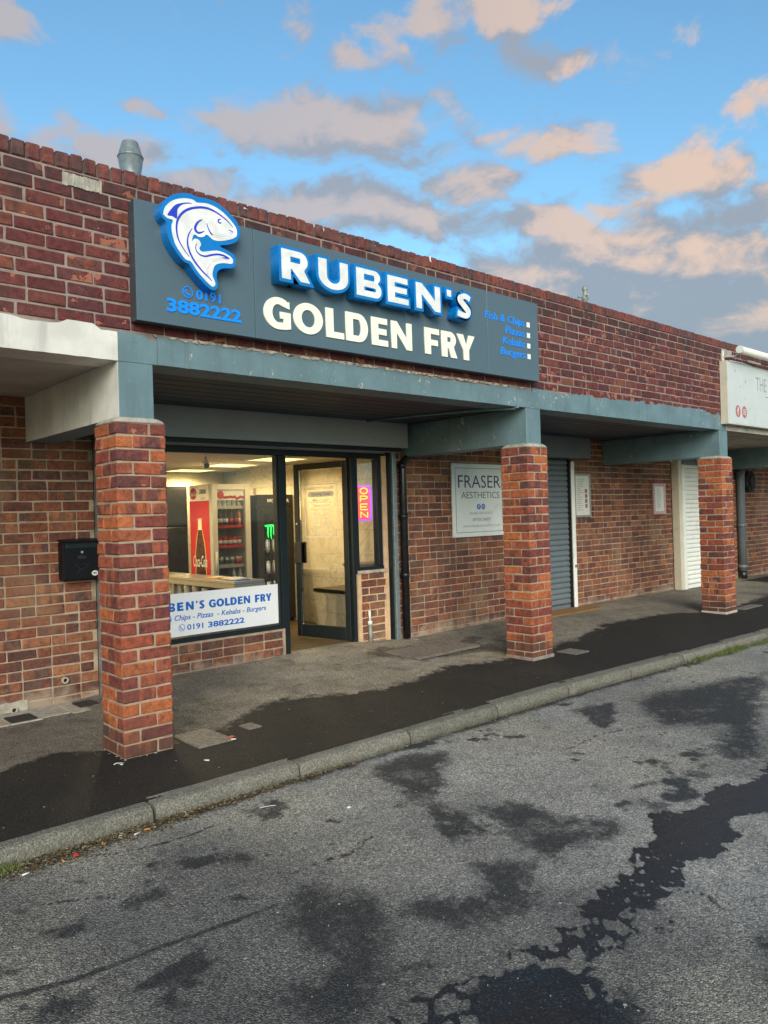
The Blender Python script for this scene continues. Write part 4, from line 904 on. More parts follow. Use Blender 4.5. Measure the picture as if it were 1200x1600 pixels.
mb = MB(); mb.box(FX0+.076, FY0+.02, FZ+.19, FX1-.076, FY0+.026, FT-.07); mb.build('door_glass', M['fridge_glass'], dr)
mb = MB(); mb.box(FX0+.08, FY0+.032, FT-.20, FX1-.08, FY0+.04, FT-.075); mb.build('header', M['label_white'], dr)
mb = MB(); mb.prism_y(arc(FX0+.14, FT-.135, .045, .05, 0, 345, 20), FY0+.026, FY0+.031); mb.build('red_disc', M['red'], dr)
mb = MB(); rr = random.Random(5)
for i in range(12): mb.prism_y(arc(FX0+.19+i*.03, FT-.17+rr.uniform(-.012, .012), .022, .018, 0, 330, 9), FY0+.027+i*.0002, FY0+.031); 
mb.build('header_print', M['can_red'], dr)
mb = MB(); mb.tube([(FX0+.03, FY0-.03, .78), (FX0+.03, FY0-.03, 1.05)], .016, 8); mb.build('handle', M['fridge_white'], t)
shz = [.61, .857, 1.106, 1.355, 1.596]
for z in shz:
    mb = MB(); mb.box(FX0+.05, FY0+.075, z-.012, FX1-.05, FY1-.045, z, .002); sh = mb.build('shelf', M['fridge_white'], t)
    mb = MB(); mb.box(FX0+.055, FY0+.066, z-.02, FX1-.055, FY0+.074, z+.018); mb.build('shelf_edge', M['label_red' if z in (1.355, 1.106) else 'fridge_white'], sh)
mb = MB(); mb.box(FX0+.06, FY0+.10, FT-.062, FX1-.06, FY0+.13, FT-.054); mb.build('lamp', pmat('fridge_lamp', (.9,.9,.8), .5, 0., emit=(1.,.86,.6), estr=18.), t)
# printed side: red panel with a tall cola bottle
mb = MB(); mb.box(FX0-.004, FY0+.07, FZ+.05, FX0-.001, FY1-.01, 1.685); sd_ = mb.build('side_panel', M['red'], t)
mb = MB(); mb.box(FX0-.004, FY0+.07, 1.686, FX0-.001, FY1-.01, FT-.01); sd2 = mb.build('side_header', M['label_white'], t)
def side(loop, d, mat, name, par_):                           # loop of (y, z) on the fridge's left side
    mb_ = MB(); n = len(loop); x1_ = FX0-.004; vs = [(x1_-d, y, z) for y, z in loop]+[(x1_, y, z) for y, z in loop]
    mb_.add(vs, [tuple(range(n))[::-1], tuple(range(n, 2*n))]+[(i, (i+1) % n, n+(i+1) % n, n+i) for i in range(n)]); return mb_.build(name, mat, par_)
bc = (FY0+FY1)/2+.02
def bottle_outline(k_): return [(bc-w_*k_, z) for w_, z in ((.125,.2),(.125,.75),(.11,.88),(.12,1.0),(.095,1.15),(.05,1.30),(.04,1.40),(.045,1.45))]+[(bc+w_*k_, z) for w_, z in ((.045,1.45),(.04,1.40),(.05,1.30),(.095,1.15),(.12,1.0),(.11,.88),(.125,.75),(.125,.2))]
side([(y+(y-bc)*.18, z+(.02 if z > 1 else 0)) for y, z in bottle_outline(1.)], .0012, M['gold'], 'bottle_glow', sd_)
side(bottle_outline(1.), .0024, M['cola'], 'bottle_print', sd_)
side([(bc-.042, 1.32), (bc-.042, 1.452), (bc+.042, 1.452), (bc+.042, 1.32)], .003, M['glow_print'], 'cap_print', sd_)
side(arc(FY1-.115, 1.78, .085, .075, 0, 345, 22), .0014, M['can_red'], 'disc_print', sd2)
def side_text(body, yb0, yb1, z0, z1, mat, par_, shear=.25):
    me = text_mesh(body, (0, 1, z0, z1), .001, 0., shear=shear, off=.01); co = np.empty(len(me.vertices)*3, 'f'); me.vertices.foreach_get('co', co); co = co.reshape(-1, 3)
    out = np.stack([FX0-.0085+co[:, 1]*.5, yb0+(yb1-yb0)*co[:, 0], co[:, 2]], 1); me.vertices.foreach_set('co', out.ravel()); me.update(); me.materials.append(mat); return put('lettering', me, par_)
side_text('Coca-Cola', FY1-.08, FY0+.14, .86, 1.0, M['label_white'], sd_); side_text('Coca-Cola', FY1-.035, FY1-.205, 1.75, 1.80, M['label_white'], sd2); side_text('DRINK', FY1-.27, FY0+.12, 1.77, 1.83, M['grey_print'], sd2); side_text('Coca-Cola', FY1-.30, FY0+.14, 1.70, 1.73, M['soft_print'], sd2)
# bottles and cans on the fridge shelves
def vessel(prof, bands, name):
    mb_ = MB(); mats = [bands[0][0]]
    mb_.lathe(prof, n=12)
    for i, (mt, z0, z1, r_) in enumerate(bands[1:], 1): mb_.cur = i; mb_.lathe([(r_, z0), (r_, z1)], n=12); mats.append(mt)
    return mb_.build(name, mats)
BOT = [(.030, 0), (.032, .01), (.032, .12), (.028, .15), (.013, .20), (.012, .235), (.014, .24)]
CAN = [(.028, 0), (.033, .008), (.033, .108), (.027, .116)]
def shelf_row(proto, n, z, x0, x1, yv, label, cat, grp):
    for i in range(n):
        o = proto if i == 0 else proto.copy()
        if i: C.objects.link(o)
        o.location = (x0+(x1-x0)*i/(n-1), yv, z+.001); tag(o, label+', '+ORD[i]+' from left', cat, grp)
xa, xb, yv = FX0+.10, FX1-.10, FY0+.13
clearb = [(M['bottle_clear'],), (M['label_white'], .205, .241, .0155)]; 
shelf_row(vessel(BOT, [(M['bottle_clear'],), (M['grey_print'], .205, .241, .0155)], 'bottle'), 6, 1.596, xa, xb, yv, 'clear bottle on the top shelf of the pale drinks fridge', 'bottle', 'top shelf bottles')
shelf_row(vessel(BOT, [(M['bottle_glass'],), (M['label_white'], .05, .10, .0325), (M['label_red'], .205, .241, .0155)], 'bottle'), 3, 1.355, xa, xa+.16, yv, 'dark bottle with white label, left half of the second fridge shelf', 'bottle', 'second shelf bottles')
shelf_row(vessel(BOT, [(M['bottle_glass'],), (M['label_red'], .05, .10, .0325), (M['label_red'], .205, .241, .0155)], 'bottle'), 2, 1.355, xa+.24, xa+.32, yv, 'dark bottle with red label on the second fridge shelf', 'bottle', 'second shelf bottles')
o = vessel(BOT, [(M['orange_drink'],), (M['label_white'], .05, .10, .0325), (M['orange_drink'], .205, .241, .0155)], 'bottle'); o.location = (xb, yv, 1.356); tag(o, 'orange drink bottle at the right end of the second fridge shelf', 'bottle')
shelf_row(vessel(CAN, [(M['can_red'],), (M['label_white'], .03, .075, .0334)], 'drink_can'), 6, 1.106, xa, xb, yv, 'red can with pale lettering on the third fridge shelf', 'can', 'red cans in the fridge')
shelf_row(vessel(CAN, [(M['can_red'],), (M['can_silver'], .09, .109, .0334)], 'drink_can'), 6, 1.106, xa+.03, xb+.03, yv+.09, 'red can in the rear row of the third fridge shelf', 'can', 'red cans in the fridge rear row')
shelf_row(vessel(CAN, [(M['can_silver'],), (M['grey_print'], .03, .08, .0334)], 'drink_can'), 4, .857, xa, xa+.24, yv, 'silver can with dark print on the fourth fridge shelf', 'can', 'silver cans in the fridge')
shelf_row(vessel(CAN, [(M['can_silver'],), (M['can_red'], .02, .085, .0334)], 'drink_can'), 2, .857, xa+.32, xb, yv, 'silver and red can on the fourth fridge shelf', 'can', 'silver red cans in the fridge')
shelf_row(vessel([(.026, 0), (.028, .01), (.028, .07), (.012, .10), (.012, .12)], [(M['orange_drink'],), (M['label_red'], .10, .121, .0135)], 'bottle'), 4, .61, xa, xa+.18, yv, 'small orange bottle on the bottom fridge shelf', 'bottle', 'small orange bottles')
shelf_row(vessel(BOT, [(M['bottle_clear'],), (M['label_white'], .05, .10, .0325)], 'bottle'), 2, .61, xb-.09, xb, yv, 'clear water bottle on the bottom fridge shelf', 'bottle', 'bottom shelf water bottles')
# black energy drink fridge
BX0, BX1, BY0, BY1, BT = 3.48, 4.04, 3.87, 4.48, 1.75
t = thing('black_fridge', (3.77, 4.2, FZ), 'narrow black glass-door fridge with glowing green mark', 'fridge')
mb = MB(); mb.box(BX0, BY0+.05, FZ, BX0+.04, BY1, BT, .005); mb.box(BX1-.04, BY0+.05, FZ, BX1, BY1, BT, .005); mb.box(BX0+.041, BY1-.04, FZ, BX1-.041, BY1, BT); mb.box(BX0+.041, BY0+.05, BT-.04, BX1-.041, BY1-.041, BT); mb.box(BX0+.041, BY0+.05, FZ, BX1-.041, BY1-.041, FZ+.15); mb.build('cabinet', M['fridge_black'], t)
mb = MB()
for q in ((BX0, FZ+.05, BX0+.09, BT-.16), (BX1-.09, FZ+.05, BX1, BT-.16), (BX0+.091, BT-.25, BX1-.091, BT-.16), (BX0+.091, FZ+.05, BX1-.091, FZ+.16), (BX0, BT-.158, BX1, BT)): mb.box(q[0], BY0, q[1], q[2], BY0+.046, q[3], .003)
dr = mb.build('door_frame', M['fridge_black'], t)
mb = MB(); mb.box(BX0+.091, BY0+.02, FZ+.161, BX1-.091, BY0+.025, BT-.251); mb.build('door_glass', M['fridge_glass'], dr)
text('MONSTER', (BX0+.16, BX1-.06, BT-.10, BT-.055), .001, BY0-.002, M['label_white'], dr, off=.02)
mb = MB(); px = BX0+.21; z0 = 1.10
for dx, ln in ((-.045, .15), (0., .17), (.045, .13)):
    mb.tube([(px+dx, BY0+.014, z0+.24), (px+dx+.008, BY0+.014, z0+.19), (px+dx-.004, BY0+.014, z0+.15), (px+dx+.008, BY0+.014, z0+.24-ln)], [.009, .008, .006, .002], 8)
mb.tube([(px-.085, BY0+.014, z0+.245), (px, BY0+.014, z0+.250), (px+.09, BY0+.014, z0+.245)], .009, 8); mb.build('green_mark', M['green_glow'], dr)
mb = MB(); mb.box(BX0+.045, BY0+.06, FZ+.16, BX0+.055, BY0+.07, BT-.27); mb.build('lamp_strip', pmat('strip_lamp', (.9,.9,.85), .5, 0., emit=(.95,1.,.85), estr=18.), t)
for z in (.45, .72, 1.0):
    mb = MB(); mb.box(BX0+.05, BY0+.075, z-.012, BX1-.05, BY1-.05, z); mb.build('shelf', M['fridge_black'], t)
    TALL = [(.026, 0), (.030, .008), (.030, .155), (.025, .165)]
    shelf_row(vessel(TALL, [(M['can_silver'],), (M['label_white'], .03, .13, .0304)], 'drink_can'), 4, z, BX0+.13, BX1-.14, BY0+.12, 'tall pale can on the %s shelf of the black fridge' % {.45: 'bottom', .72: 'middle', 1.0: 'upper'}[z], 'can', 'tall cans in the black fridge')
# bullet camera under the ceiling
t = thing('security_camera', (2.2, 2.9, CZ), 'small white bullet camera hanging from the shop ceiling', 'camera')
mb = MB(); mb.lathe([(.04, -.012), (.04, .0)], (2.24, 2.93, CZ-.001), 14); mb.build('base', M['label_white'], t)
mb = MB(); mb.tube([(2.24, 2.93, CZ-.01), (2.235, 2.92, CZ-.05), (2.215, 2.90, CZ-.075)], .011, 8); mb.build('bracket', M['soft_print'], t)
mb = MB(); mb.tube([(2.245, 2.95, CZ-.075), (2.18, 2.80, CZ-.125)], .032, 14); mb.build('body', M['label_white'], t)
mb = MB(); mb.tube([(2.1815, 2.803, CZ-.124), (2.174, 2.786, CZ-.130)], .029, 14); mb.build('lens_face', M['black'], t)
# tiled ledge by the side wall
t = thing('tiled_ledge', (3.8, 2.4, FZ), 'low cream tiled ledge with black edge seen through the door glass', 'ledge')
mb = MB(); mb.box(3.562, 1.97, FZ, 4.05, 2.78, .585); mb.build('core', M['mortar_tan'], t)
tl = MB(); tl.box(-.004, -.199, -.125, .004, .199, .125, .0015); to = tl.build('wall_tile', M['tile'], t); tl_me = to.data; bpy.data.objects.remove(to)
for k_ in range(2):
    for j in range(2):
        o = bpy.data.objects.new('wall_tile', tl_me); C.objects.link(o); o.parent = t; o.matrix_parent_inverse = Matrix.Translation(-t.location); o.location = (3.559, 2.18+j*.4+(.0 if k_ else .0), FZ+.13+k_*.253)
mb = MB(); mb.box(3.54, 1.95, .586, 4.05, 2.80, .60, .002); mb.build('top', M['taupe'], t)
mb = MB(); mb.box(3.535, 2.22, .562, 3.555, 2.80, .602); mb.build('edge_strip', M['black'], t)
t = MB(); t.hull([(3.72, 2.0, .602), (4.04, 2.0, .602), (3.72, 2.14, .602), (4.04, 2.14, .602), (3.60, 1.98, .90), (4.045, 1.98, .90), (3.60, 2.32, .90), (4.045, 2.32, .90)]); tag(t.build('planter_box', M['taupe']), 'brown tapered box standing on the tiled ledge inside the side window', 'box')

# ================================================================== SHOPFRONT
sf = thing('shopfront', (2.2, YB, 0), 'dark aluminium shopfront with a large window and an open glass door', 'shopfront')
FR = M['frame']; FY = YB+.035
def bar(name, x0, x1, z0, z1, y0=FY, y1=FY+.07, mat=FR, par_=sf, b=.004): mb_ = MB(); mb_.box(x0, y0, z0, x1, y1, z1, b); return mb_.build(name, mat, par_)
bar('window_head', .62, 3.87, 2.065, 2.125); bar('window_sill', .66, 2.425, .335, .39, YB+.008); bar('jamb', .62, .66, .335, 2.063)
bar('mullion', 2.43, 2.52, .03, 2.063, FY-.01, FY+.08); bar('inner_bead', 2.405, 2.428, .391, 2.063)
bar('window_pane', .66, 2.405, .391, 2.064, FY+.03, FY+.036, M['glass'], b=0)
bar('threshold', 2.521, 3.36, .03, .078, YB+.02, YB+.14, M['galv'])
bar('door_jamb', 3.365, 3.455, .03, 2.063, FY-.008, FY+.085)
bar('side_window_sill', 3.456, 3.80, .845, .885, YB+.015); bar('side_window_jamb', 3.735, 3.80, .886, 2.063, FY-.006, FY+.08); bar('side_window_pane', 3.456, 3.735, .886, 2.063, FY+.03, FY+.036, M['glass'], b=0)
bar('head_infill', .62, 3.90, 2.126, 2.175, FY-.005, FY+.06, M['box_grey'])
# open door leaf, hinged on its right, swung into the shop
A_ = Vector((3.362, FY+.045, 0)); ang = math.atan2(2.60-A_.y, 3.235-A_.x); DW = .80
door = bpy.data.objects.new('door', None); C.objects.link(door); door.parent = sf; door.matrix_parent_inverse = Matrix.Translation(-sf.location)
door.location = A_; door.rotation_euler = (0, 0, ang)        # local +x runs from hinge to free edge; local +y faces the street-left side
door['label'] = 'open glass door with printed opening times'
def dbar(name, x0, x1, z0, z1, y0=-.022, y1=.022, mat=FR, b=.004):
    mb_ = MB(); mb_.box(x0, y0, z0, x1, y1, z1, b); o_ = mb_.build(name, mat); o_.parent = door; o_.matrix_parent_inverse = Matrix.Identity(4); return o_
dbar('hinge_stile', 0, .07, .095, 2.045); dbar('lock_stile', DW-.07, DW, .095, 2.045); dbar('bottom_rail', .071, DW-.071, .095, .235); dbar('top_rail', .071, DW-.071, 1.975, 2.045)
dbar('door_glass', .071, DW-.071, .236, 1.974, -.003, .003, M['glass'], 0)
dbar('handle', DW-.105, DW-.012, .92, 1.16, .023, .055, M['black'], .008); dbar('handle', DW-.105, DW-.012, .92, 1.16, -.055, -.023, M['black'], .008)
dbar('lock', DW-.045, DW-.025, 1.36, 1.38, .0225, .027, M['steel'], 0)
# opening times, printed on the glass; they read from the shop side facing the street (local +y), so local x runs backwards
PR, n_, b_ = new_mat('frosted_vinyl_print'); b_.inputs['Base Color'].default_value = (.95,.93,.86,1); b_.inputs['Roughness'].default_value = .6
def dtext(body, cx, z0, h, wd, shear=0.):
    me = text_mesh(body, (-wd/2, wd/2, z0, z0+h), .001, 0., shear=shear, off=.012); n_ = len(me.vertices); co = np.empty(n_*3, 'f'); me.vertices.foreach_get('co', co); co = co.reshape(-1, 3)
    out = np.stack([cx-co[:, 0], np.full(n_, .0045)-co[:, 1]*.5, co[:, 2]], 1); me.vertices.foreach_set('co', out.ravel()); me.update(); me.materials.append(PR)
    o_ = put('lettering', me); o_.parent = door; o_.matrix_parent_inverse = Matrix.Identity(4); o_['kind'] = 'stuff'
tc_ = .40
for body, z, h, wd in (("RUBEN'S GOLDEN FRY", 1.745, .034, .40), ('Mon - Closed', 1.615, .030, .24), ('Tue to Thurs', 1.555, .030, .24), ('11am - 1:45pm', 1.51, .030, .28), ('4pm - 9pm', 1.465, .030, .22), ('Fri & Sat', 1.405, .030, .18), ('11am - 1:45pm', 1.36, .030, .28), ('4pm - 9:30pm', 1.315, .030, .27), ('Sun 4pm - 9:00pm', 1.245, .030, .32)): dtext(body, tc_, z, h, wd)
mb_ = MB()
for q in ((tc_-.245, 1.80, tc_+.245, 1.806), (tc_-.245, 1.215, tc_+.245, 1.221), (tc_-.245, 1.2215, tc_-.239, 1.7995), (tc_+.239, 1.2215, tc_+.245, 1.7995), (tc_-.18, 1.60, tc_+.18, 1.605), (tc_-.18, 1.45, tc_+.18, 1.455), (tc_-.18, 1.295, tc_+.18, 1.30)): mb_.box(q[0], .0035, q[1], q[2], .0045, q[3])
o_ = mb_.build('print_border', PR); o_.parent = door
mb_ = MB(); n_ = [(tc_-.19+.02, 1.665), (tc_+.19-.02, 1.665), (tc_+.19, 1.68), (tc_+.19, 1.71), (tc_+.17, 1.725), (tc_-.17, 1.725), (tc_-.19, 1.71), (tc_-.19, 1.68)]; mb_.prism_y(n_, .0035, .0045); o_ = mb_.build('print_band', PR); o_.parent = door
me = text_mesh('Opening Times', (-.14, .14, 1.683, 1.712), .0008, 0., off=.01); co = np.empty(len(me.vertices)*3, 'f'); me.vertices.foreach_get('co', co); co = co.reshape(-1, 3); me.vertices.foreach_set('co', np.stack([tc_-co[:, 0], np.full(len(co), .0052)-co[:, 1]*.5, co[:, 2]], 1).ravel()); me.update(); me.materials.append(M['taupe']); o_ = put('lettering', me); o_.parent = door; o_.matrix_parent_inverse = Matrix.Identity(4)

# roller shutter housing and guides of the chip shop
t = thing('shutter_housing', (2.3, YB-.1, 2.17), 'long grey roller shutter housing above the chip shop window', 'shutter box')
mb = MB(); mb.prism_x([(YB-.20, 2.175), (YB-.20, 2.446), (YB-.001, 2.446), (YB-.001, 2.175)], .60, 4.01); mb.build('cover', M['box_grey'], t)
mb = MB(); mb.box(.61, YB-.165, 2.135, 3.94, YB-.12, 2.174, .004); mb.build('bottom_bar', M['frame'], t)
mb = MB(); mb.box(.61, YB-.11, 2.128, 3.94, YB-.09, 2.172, .002); mb.build('bottom_bar', M['box_grey'], t)
t = thing('shutter_guide', (.58, YB, 0), 'galvanised shutter guide rail behind the nearest pillar', 'rail', 'shutter guide rails')
mb = MB(); mb.box(.567, YB-.055, .0, .615, YB-.0, 2.17, .003); mb.build('rail', M['galv'], t)
mb = MB(); mb.box(.566, YB+.003, .0, .619, YB+.14, 2.17); mb.box(.6195, YB-.05, .0, .63, YB+.03, 2.17); mb.build('channel', M['frame'], t)
t = thing('shutter_guide', (3.92, YB, 0), 'galvanised shutter guide rail between side window and drainpipe', 'rail', 'shutter guide rails')
mb = MB(); mb.box(3.895, YB-.06, .02, 3.953, YB+.02, 2.17, .003); mb.build('rail', M['galv'], t)
mb = MB(); mb.box(3.868, YB-.03, .02, 3.893, YB+.03, 2.17); mb.build('channel', M['frame'], t)
# banner in the window
t = thing('window_banner', (1.6, YB, .39), 'white window banner with blue chip shop lettering', 'banner')
yb_ = FY+.022
mb = MB(); mb.box(.70, yb_, .400, 2.402, yb_+.004, .788); mb.build('panel', M['vinyl'], t)
def word(chars, xw, z0, z1, y, th, mat, par_, s, tt, name='letter', off=0., bevel=0.):
    for ch, a, b in xw:
        zz0 = z0+(z1-z0)*.735 if ch == "'" else z0
        lp = [[(a, zz0), (b, zz0), (b, z1), (a, z1)]] if ch == "'" else glyph_box(ch, a, b, z0, z1, s, tt)
        me_ = stand(curve_mesh(lp, th, off, bevel), y, th); me_.materials.append(mat); put(name, me_, par_)
RW = [('R',1.143,1.384),('U',1.464,1.737),('B',1.819,2.068),('E',2.136,2.358),('N',2.446,2.725),("'",2.809,2.859),('S',2.926,3.113)]
GW = [('G',1.047,1.274),('O',1.298,1.562),('L',1.591,1.761),('D',1.78,2.001),('E',2.038,2.21),('N',2.248,2.475)]
FW = [('F',2.624,2.797),('R',2.825,3.018),('Y',3.022,3.248)]
def remap(ws, a0, a1):
    lo, hi = ws[0][1], ws[-1][2]; return [(c, a0+(x0-lo)/(hi-lo)*(a1-a0), a0+(x1-lo)/(hi-lo)*(a1-a0)) for c, x0, x1 in ws]
word('', remap(RW, 1.035, 1.588), .630, .706, yb_-.0015, .0015, M['vinyl_blue'], t, .36, .24); word('', remap(GW, 1.634, 2.079), .630, .703, yb_-.0015, .0015, M['vinyl_blue'], t, .33, .215); word('', remap(FW, 2.134, 2.327), .630, .703, yb_-.0015, .0015, M['vinyl_blue'], t, .33, .215)
text_split('Fish & Chips - Pizzas  - Kebabs - Burgers', (1.085, 2.259, .546, .593), .0015, yb_-.0015, M['vinyl_blue'], t, shear=.22, off=.012)
text_split('0191', (1.407, 1.570, .451, .501), .0015, yb_-.0015, M['vinyl_blue'], t, off=.018); text_split('3882222', (1.620, 2.010, .450, .501), .0015, yb_-.0015, M['vinyl_blue'], t, off=.028)
def phone_icon(cx, cz, r_, y, th, mat, par_):
    me_ = stand(curve_mesh([arc(cx, cz, r_, r_, 0, 350, 30), arc(cx, cz, r_*.86, r_*.86, 0, 350, 30)], th), y, th); me_.materials.append(mat); put('phone_ring', me_, par_)
    lp = stroke([(cx-r_*.42, cz+r_*.48), (cx-r_*.42, cz+r_*.1), (cx-r_*.1, cz-r_*.3), (cx+r_*.42, cz-r_*.45)], [r_*.17, r_*.11, r_*.11, r_*.17]); me_ = stand(curve_mesh(lp, th), y, th); me_.materials.append(mat); put('phone_symbol', me_, par_)
phone_icon(1.355, .477, .031, yb_-.0015, .0015, M['vinyl_blue'], t)
# neon OPEN sign inside the side window
t = thing('open_sign', (3.55, FY+.06, 1.4), 'glowing vertical neon sign reading OPEN in the side window', 'neon sign')
yn = FY+.062
mb = MB(); mb.box(3.46, yn+.012, 1.385, 3.705, yn+.018, 1.775); mb.build('backplate', M['neon_back'], t)
mb = MB(); mb.tube([(3.69, yn, 1.765), (3.458, yn, 1.765)], .006, 8); mb.tube([(3.695, yn, 1.76), (3.702, yn, 1.58), (3.692, yn, 1.395)], .006, 8); mb.tube([(3.69, yn, 1.392), (3.458, yn, 1.392)], .006, 8); mb.build('border_tube', M['neon_blue'], t)
NE = {'O': [[(.5+.5*math.cos(a_*math.pi/9), .5+.5*math.sin(a_*math.pi/9)) for a_ in range(19)]], 'P': [[(0,0),(0,1),(.6,1),(.95,.88),(.95,.62),(.6,.48),(.02,.48)]], 'E': [[(.95,0),(0,0),(0,1),(.95,1)],[(0,.5),(.8,.5)]], 'N': [[(0,0),(0,1),(.95,0),(.95,1)]]}
for i, ch in enumerate('OPEN'):
    zt = 1.745-i*.088; mb = MB()
    for st in NE[ch]: mb.tube([(3.545+p[0]*.105, yn-.002, zt-.062+p[1]*.062) for p in st], .0065, 8)
    mb.build('letter_tube', M['neon_red'], t)
# ================================================================== SIGNS
t = thing('shop_sign', (2.16, SY, 2.685), 'long slate grey fascia sign with fish and blue edged chip shop name', 'sign')
for a, b in ((SIGN[0], .981), (.985, 3.437), (3.441, SIGN[1])):
    mb = MB(); mb.box(a, SY, SIGN[2], b, SY+.012, SIGN[3], .0015); mb.build('panel', M['sign_grey'], t)
mb = MB(); mb.box(SIGN[0]+.002, SY+.013, SIGN[2]+.002, SIGN[1]-.002, YF-.002, SIGN[3]-.002); mb.build('tray', M['sign_edge'], t)
word('', RW, 3.103, 3.311, SY-.100, .099, M['blue'], t, .36, .215, 'letter_block', .022)
word('', RW, 3.103, 3.311, SY-.103, .004, M['white_face'], t, .36, .215, 'letter_face')
word('', GW, 2.772, 2.991, SY-.010, .009, M['cream_face'], t, .325, .215); word('', FW, 2.772, 2.991, SY-.010, .009, M['cream_face'], t, .325, .215)
text_split('0191', (.535, .712, 2.877, 2.940), .006, SY-.006, M['azure'], t, off=.018); text_split('3882222', (.328, .868, 2.772, 2.854), .006, SY-.006, M['azure'], t, off=.028)
phone_icon(.474, 2.911, .037, SY-.006, .006, M['azure'], t)
for body, a, z in (('Fish & Chips', 3.407, 3.186), ('Pizzas', 3.691, 3.085), ('Kebabs', 3.649, 2.985), ('Burgers', 3.614, 2.884)):
    text_split(body, (a, 3.98, z, z+.066), .005, SY-.005, M['azure'], t, shear=.12, off=.004)
    mb = MB(); mb.box(4.012, SY-.004, z, 4.058, SY-.0005, z+.047); mb.build('bullet', M['white_face'], t)
FISH = {'blue': [(0.258, 3.361), (0.267, 3.395), (0.297, 3.439), (0.347, 3.481), (0.406, 3.506), (0.465, 3.517), (0.513, 3.511), (0.58, 3.516), (0.648, 3.511), (0.71, 3.485), (0.773, 3.446), (0.81, 3.41), (0.825, 3.368), (0.821, 3.321), (0.793, 3.281), (0.741, 3.253), (0.67, 3.229), (0.733, 3.209), (0.777, 3.19), (0.789, 3.161), (0.781, 3.12), (0.755, 3.099), (0.684, 3.084), (0.649, 3.055), (0.641, 3.015), (0.649, 2.978), (0.642, 2.948), (0.617, 2.93), (0.58, 2.938), (0.532, 2.973), (0.474, 3.028), (0.445, 3.065), (0.404, 3.079), (0.359, 3.123), (0.32, 3.179), (0.299, 3.238), (0.298, 3.297), (0.271, 3.322)], 'white': [(0.279, 3.35), (0.293, 3.391), (0.328, 3.431), (0.375, 3.46), (0.428, 3.478), (0.482, 3.483), (0.514, 3.472), (0.579, 3.483), (0.64, 3.476), (0.696, 3.456), (0.746, 3.423), (0.79, 3.382), (0.801, 3.351), (0.794, 3.315), (0.742, 3.284), (0.671, 3.26), (0.621, 3.258), (0.591, 3.276), (0.572, 3.28), (0.553, 3.262), (0.517, 3.254), (0.484, 3.261), (0.467, 3.211), (0.486, 3.234), (0.516, 3.235), (0.532, 3.208), (0.52, 3.179), (0.538, 3.163), (0.587, 3.176), (0.65, 3.192), (0.713, 3.185), (0.757, 3.166), (0.765, 3.145), (0.753, 3.127), (0.685, 3.118), (0.634, 3.097), (0.615, 3.06), (0.61, 3.02), (0.628, 2.979), (0.621, 2.956), (0.599, 2.953), (0.545, 2.992), (0.492, 3.042), (0.457, 3.084), (0.422, 3.091), (0.388, 3.124), (0.355, 3.171), (0.336, 3.231), (0.332, 3.283), (0.342, 3.32), (0.308, 3.323), (0.285, 3.336)], 'fin': [(0.305, 3.343), (0.329, 3.384), (0.362, 3.421), (0.404, 3.442), (0.445, 3.455), (0.478, 3.457), (0.427, 3.442), (0.394, 3.421), (0.373, 3.389), (0.368, 3.337), (0.337, 3.343)], 'back': [(0.446, 3.112), (0.407, 3.155), (0.373, 3.212), (0.364, 3.274), (0.374, 3.33), (0.408, 3.381), (0.456, 3.417), (0.523, 3.443), (0.578, 3.452), (0.633, 3.446), (0.689, 3.426), (0.733, 3.403), (0.77, 3.372)], 'belly': [(0.473, 3.299), (0.445, 3.249), (0.437, 3.194), (0.453, 3.137), (0.487, 3.085), (0.534, 3.039), (0.582, 3.004), (0.603, 2.986)], 'tail1': [(0.603, 2.986), (0.576, 3.014), (0.574, 3.052), (0.597, 3.095), (0.642, 3.132), (0.699, 3.152), (0.737, 3.154), (0.7, 3.168), (0.656, 3.169), (0.605, 3.155), (0.562, 3.138), (0.525, 3.139), (0.499, 3.158), (0.493, 3.184), (0.503, 3.209)], 'gill': [(0.545, 3.37), (0.514, 3.346), (0.494, 3.309), (0.5, 3.286), (0.524, 3.28), (0.558, 3.299)], 'mouth': [(0.578, 3.353), (0.589, 3.32), (0.61, 3.291), (0.64, 3.284), (0.691, 3.301), (0.743, 3.324), (0.769, 3.339), (0.737, 3.348)], 'eye': [(0.682, 3.404), (0.666, 3.399), (0.662, 3.384), (0.675, 3.378), (0.686, 3.385)]}
def smooth(lp, closed=True, k_=4):
    P = [Vector(p) for p in lp]; n = len(P); out = []
    for i in range(n if closed else n-1):
        g_ = (lambda j: P[j % n]) if closed else (lambda j: P[min(max(j, 0), n-1)])
        p0, p1, p2, p3 = g_(i-1), g_(i), g_(i+1), g_(i+2)
        for q in range(k_): u_ = q/k_; out.append(tuple(.5*((2*p1)+(p2-p0)*u_+(2*p0-5*p1+4*p2-p3)*u_*u_+(3*p1-p0-3*p2+p3)*u_**3)))
    if not closed: out.append(tuple(P[-1]))
    return out
fyf = SY-.085
me = stand(curve_mesh([smooth(FISH['blue'])], .084), fyf, .084); me.materials.append(M['blue']); fish = put('fish_block', me, t)
me = stand(curve_mesh([smooth(FISH['white'])], .003), fyf-.003, .003); me.materials.append(M['white_face']); put('fish_face', me, fish)
me = stand(curve_mesh([smooth(FISH['fin'])], .0015), fyf-.0045, .0015); me.materials.append(M['fish_line']); put('fish_fin', me, fish)
for k_, w0, w1 in (('back', .003, .005), ('belly', .003, .004), ('tail1', .005, .004), ('gill', .002, .006), ('mouth', .002, .004), ('eye', .0015, .003)):
    p = FISH[k_]; n_ = len(p); hw = [.0014+w1*1.25*math.sin(math.pi*(i+.15)/(n_-.7)) for i in range(n_)]
    me = stand(curve_mesh(stroke(p, hw), .0015), fyf-.0045, .0015); me.materials.append(M['fish_line']); put('fish_line', me, fish)
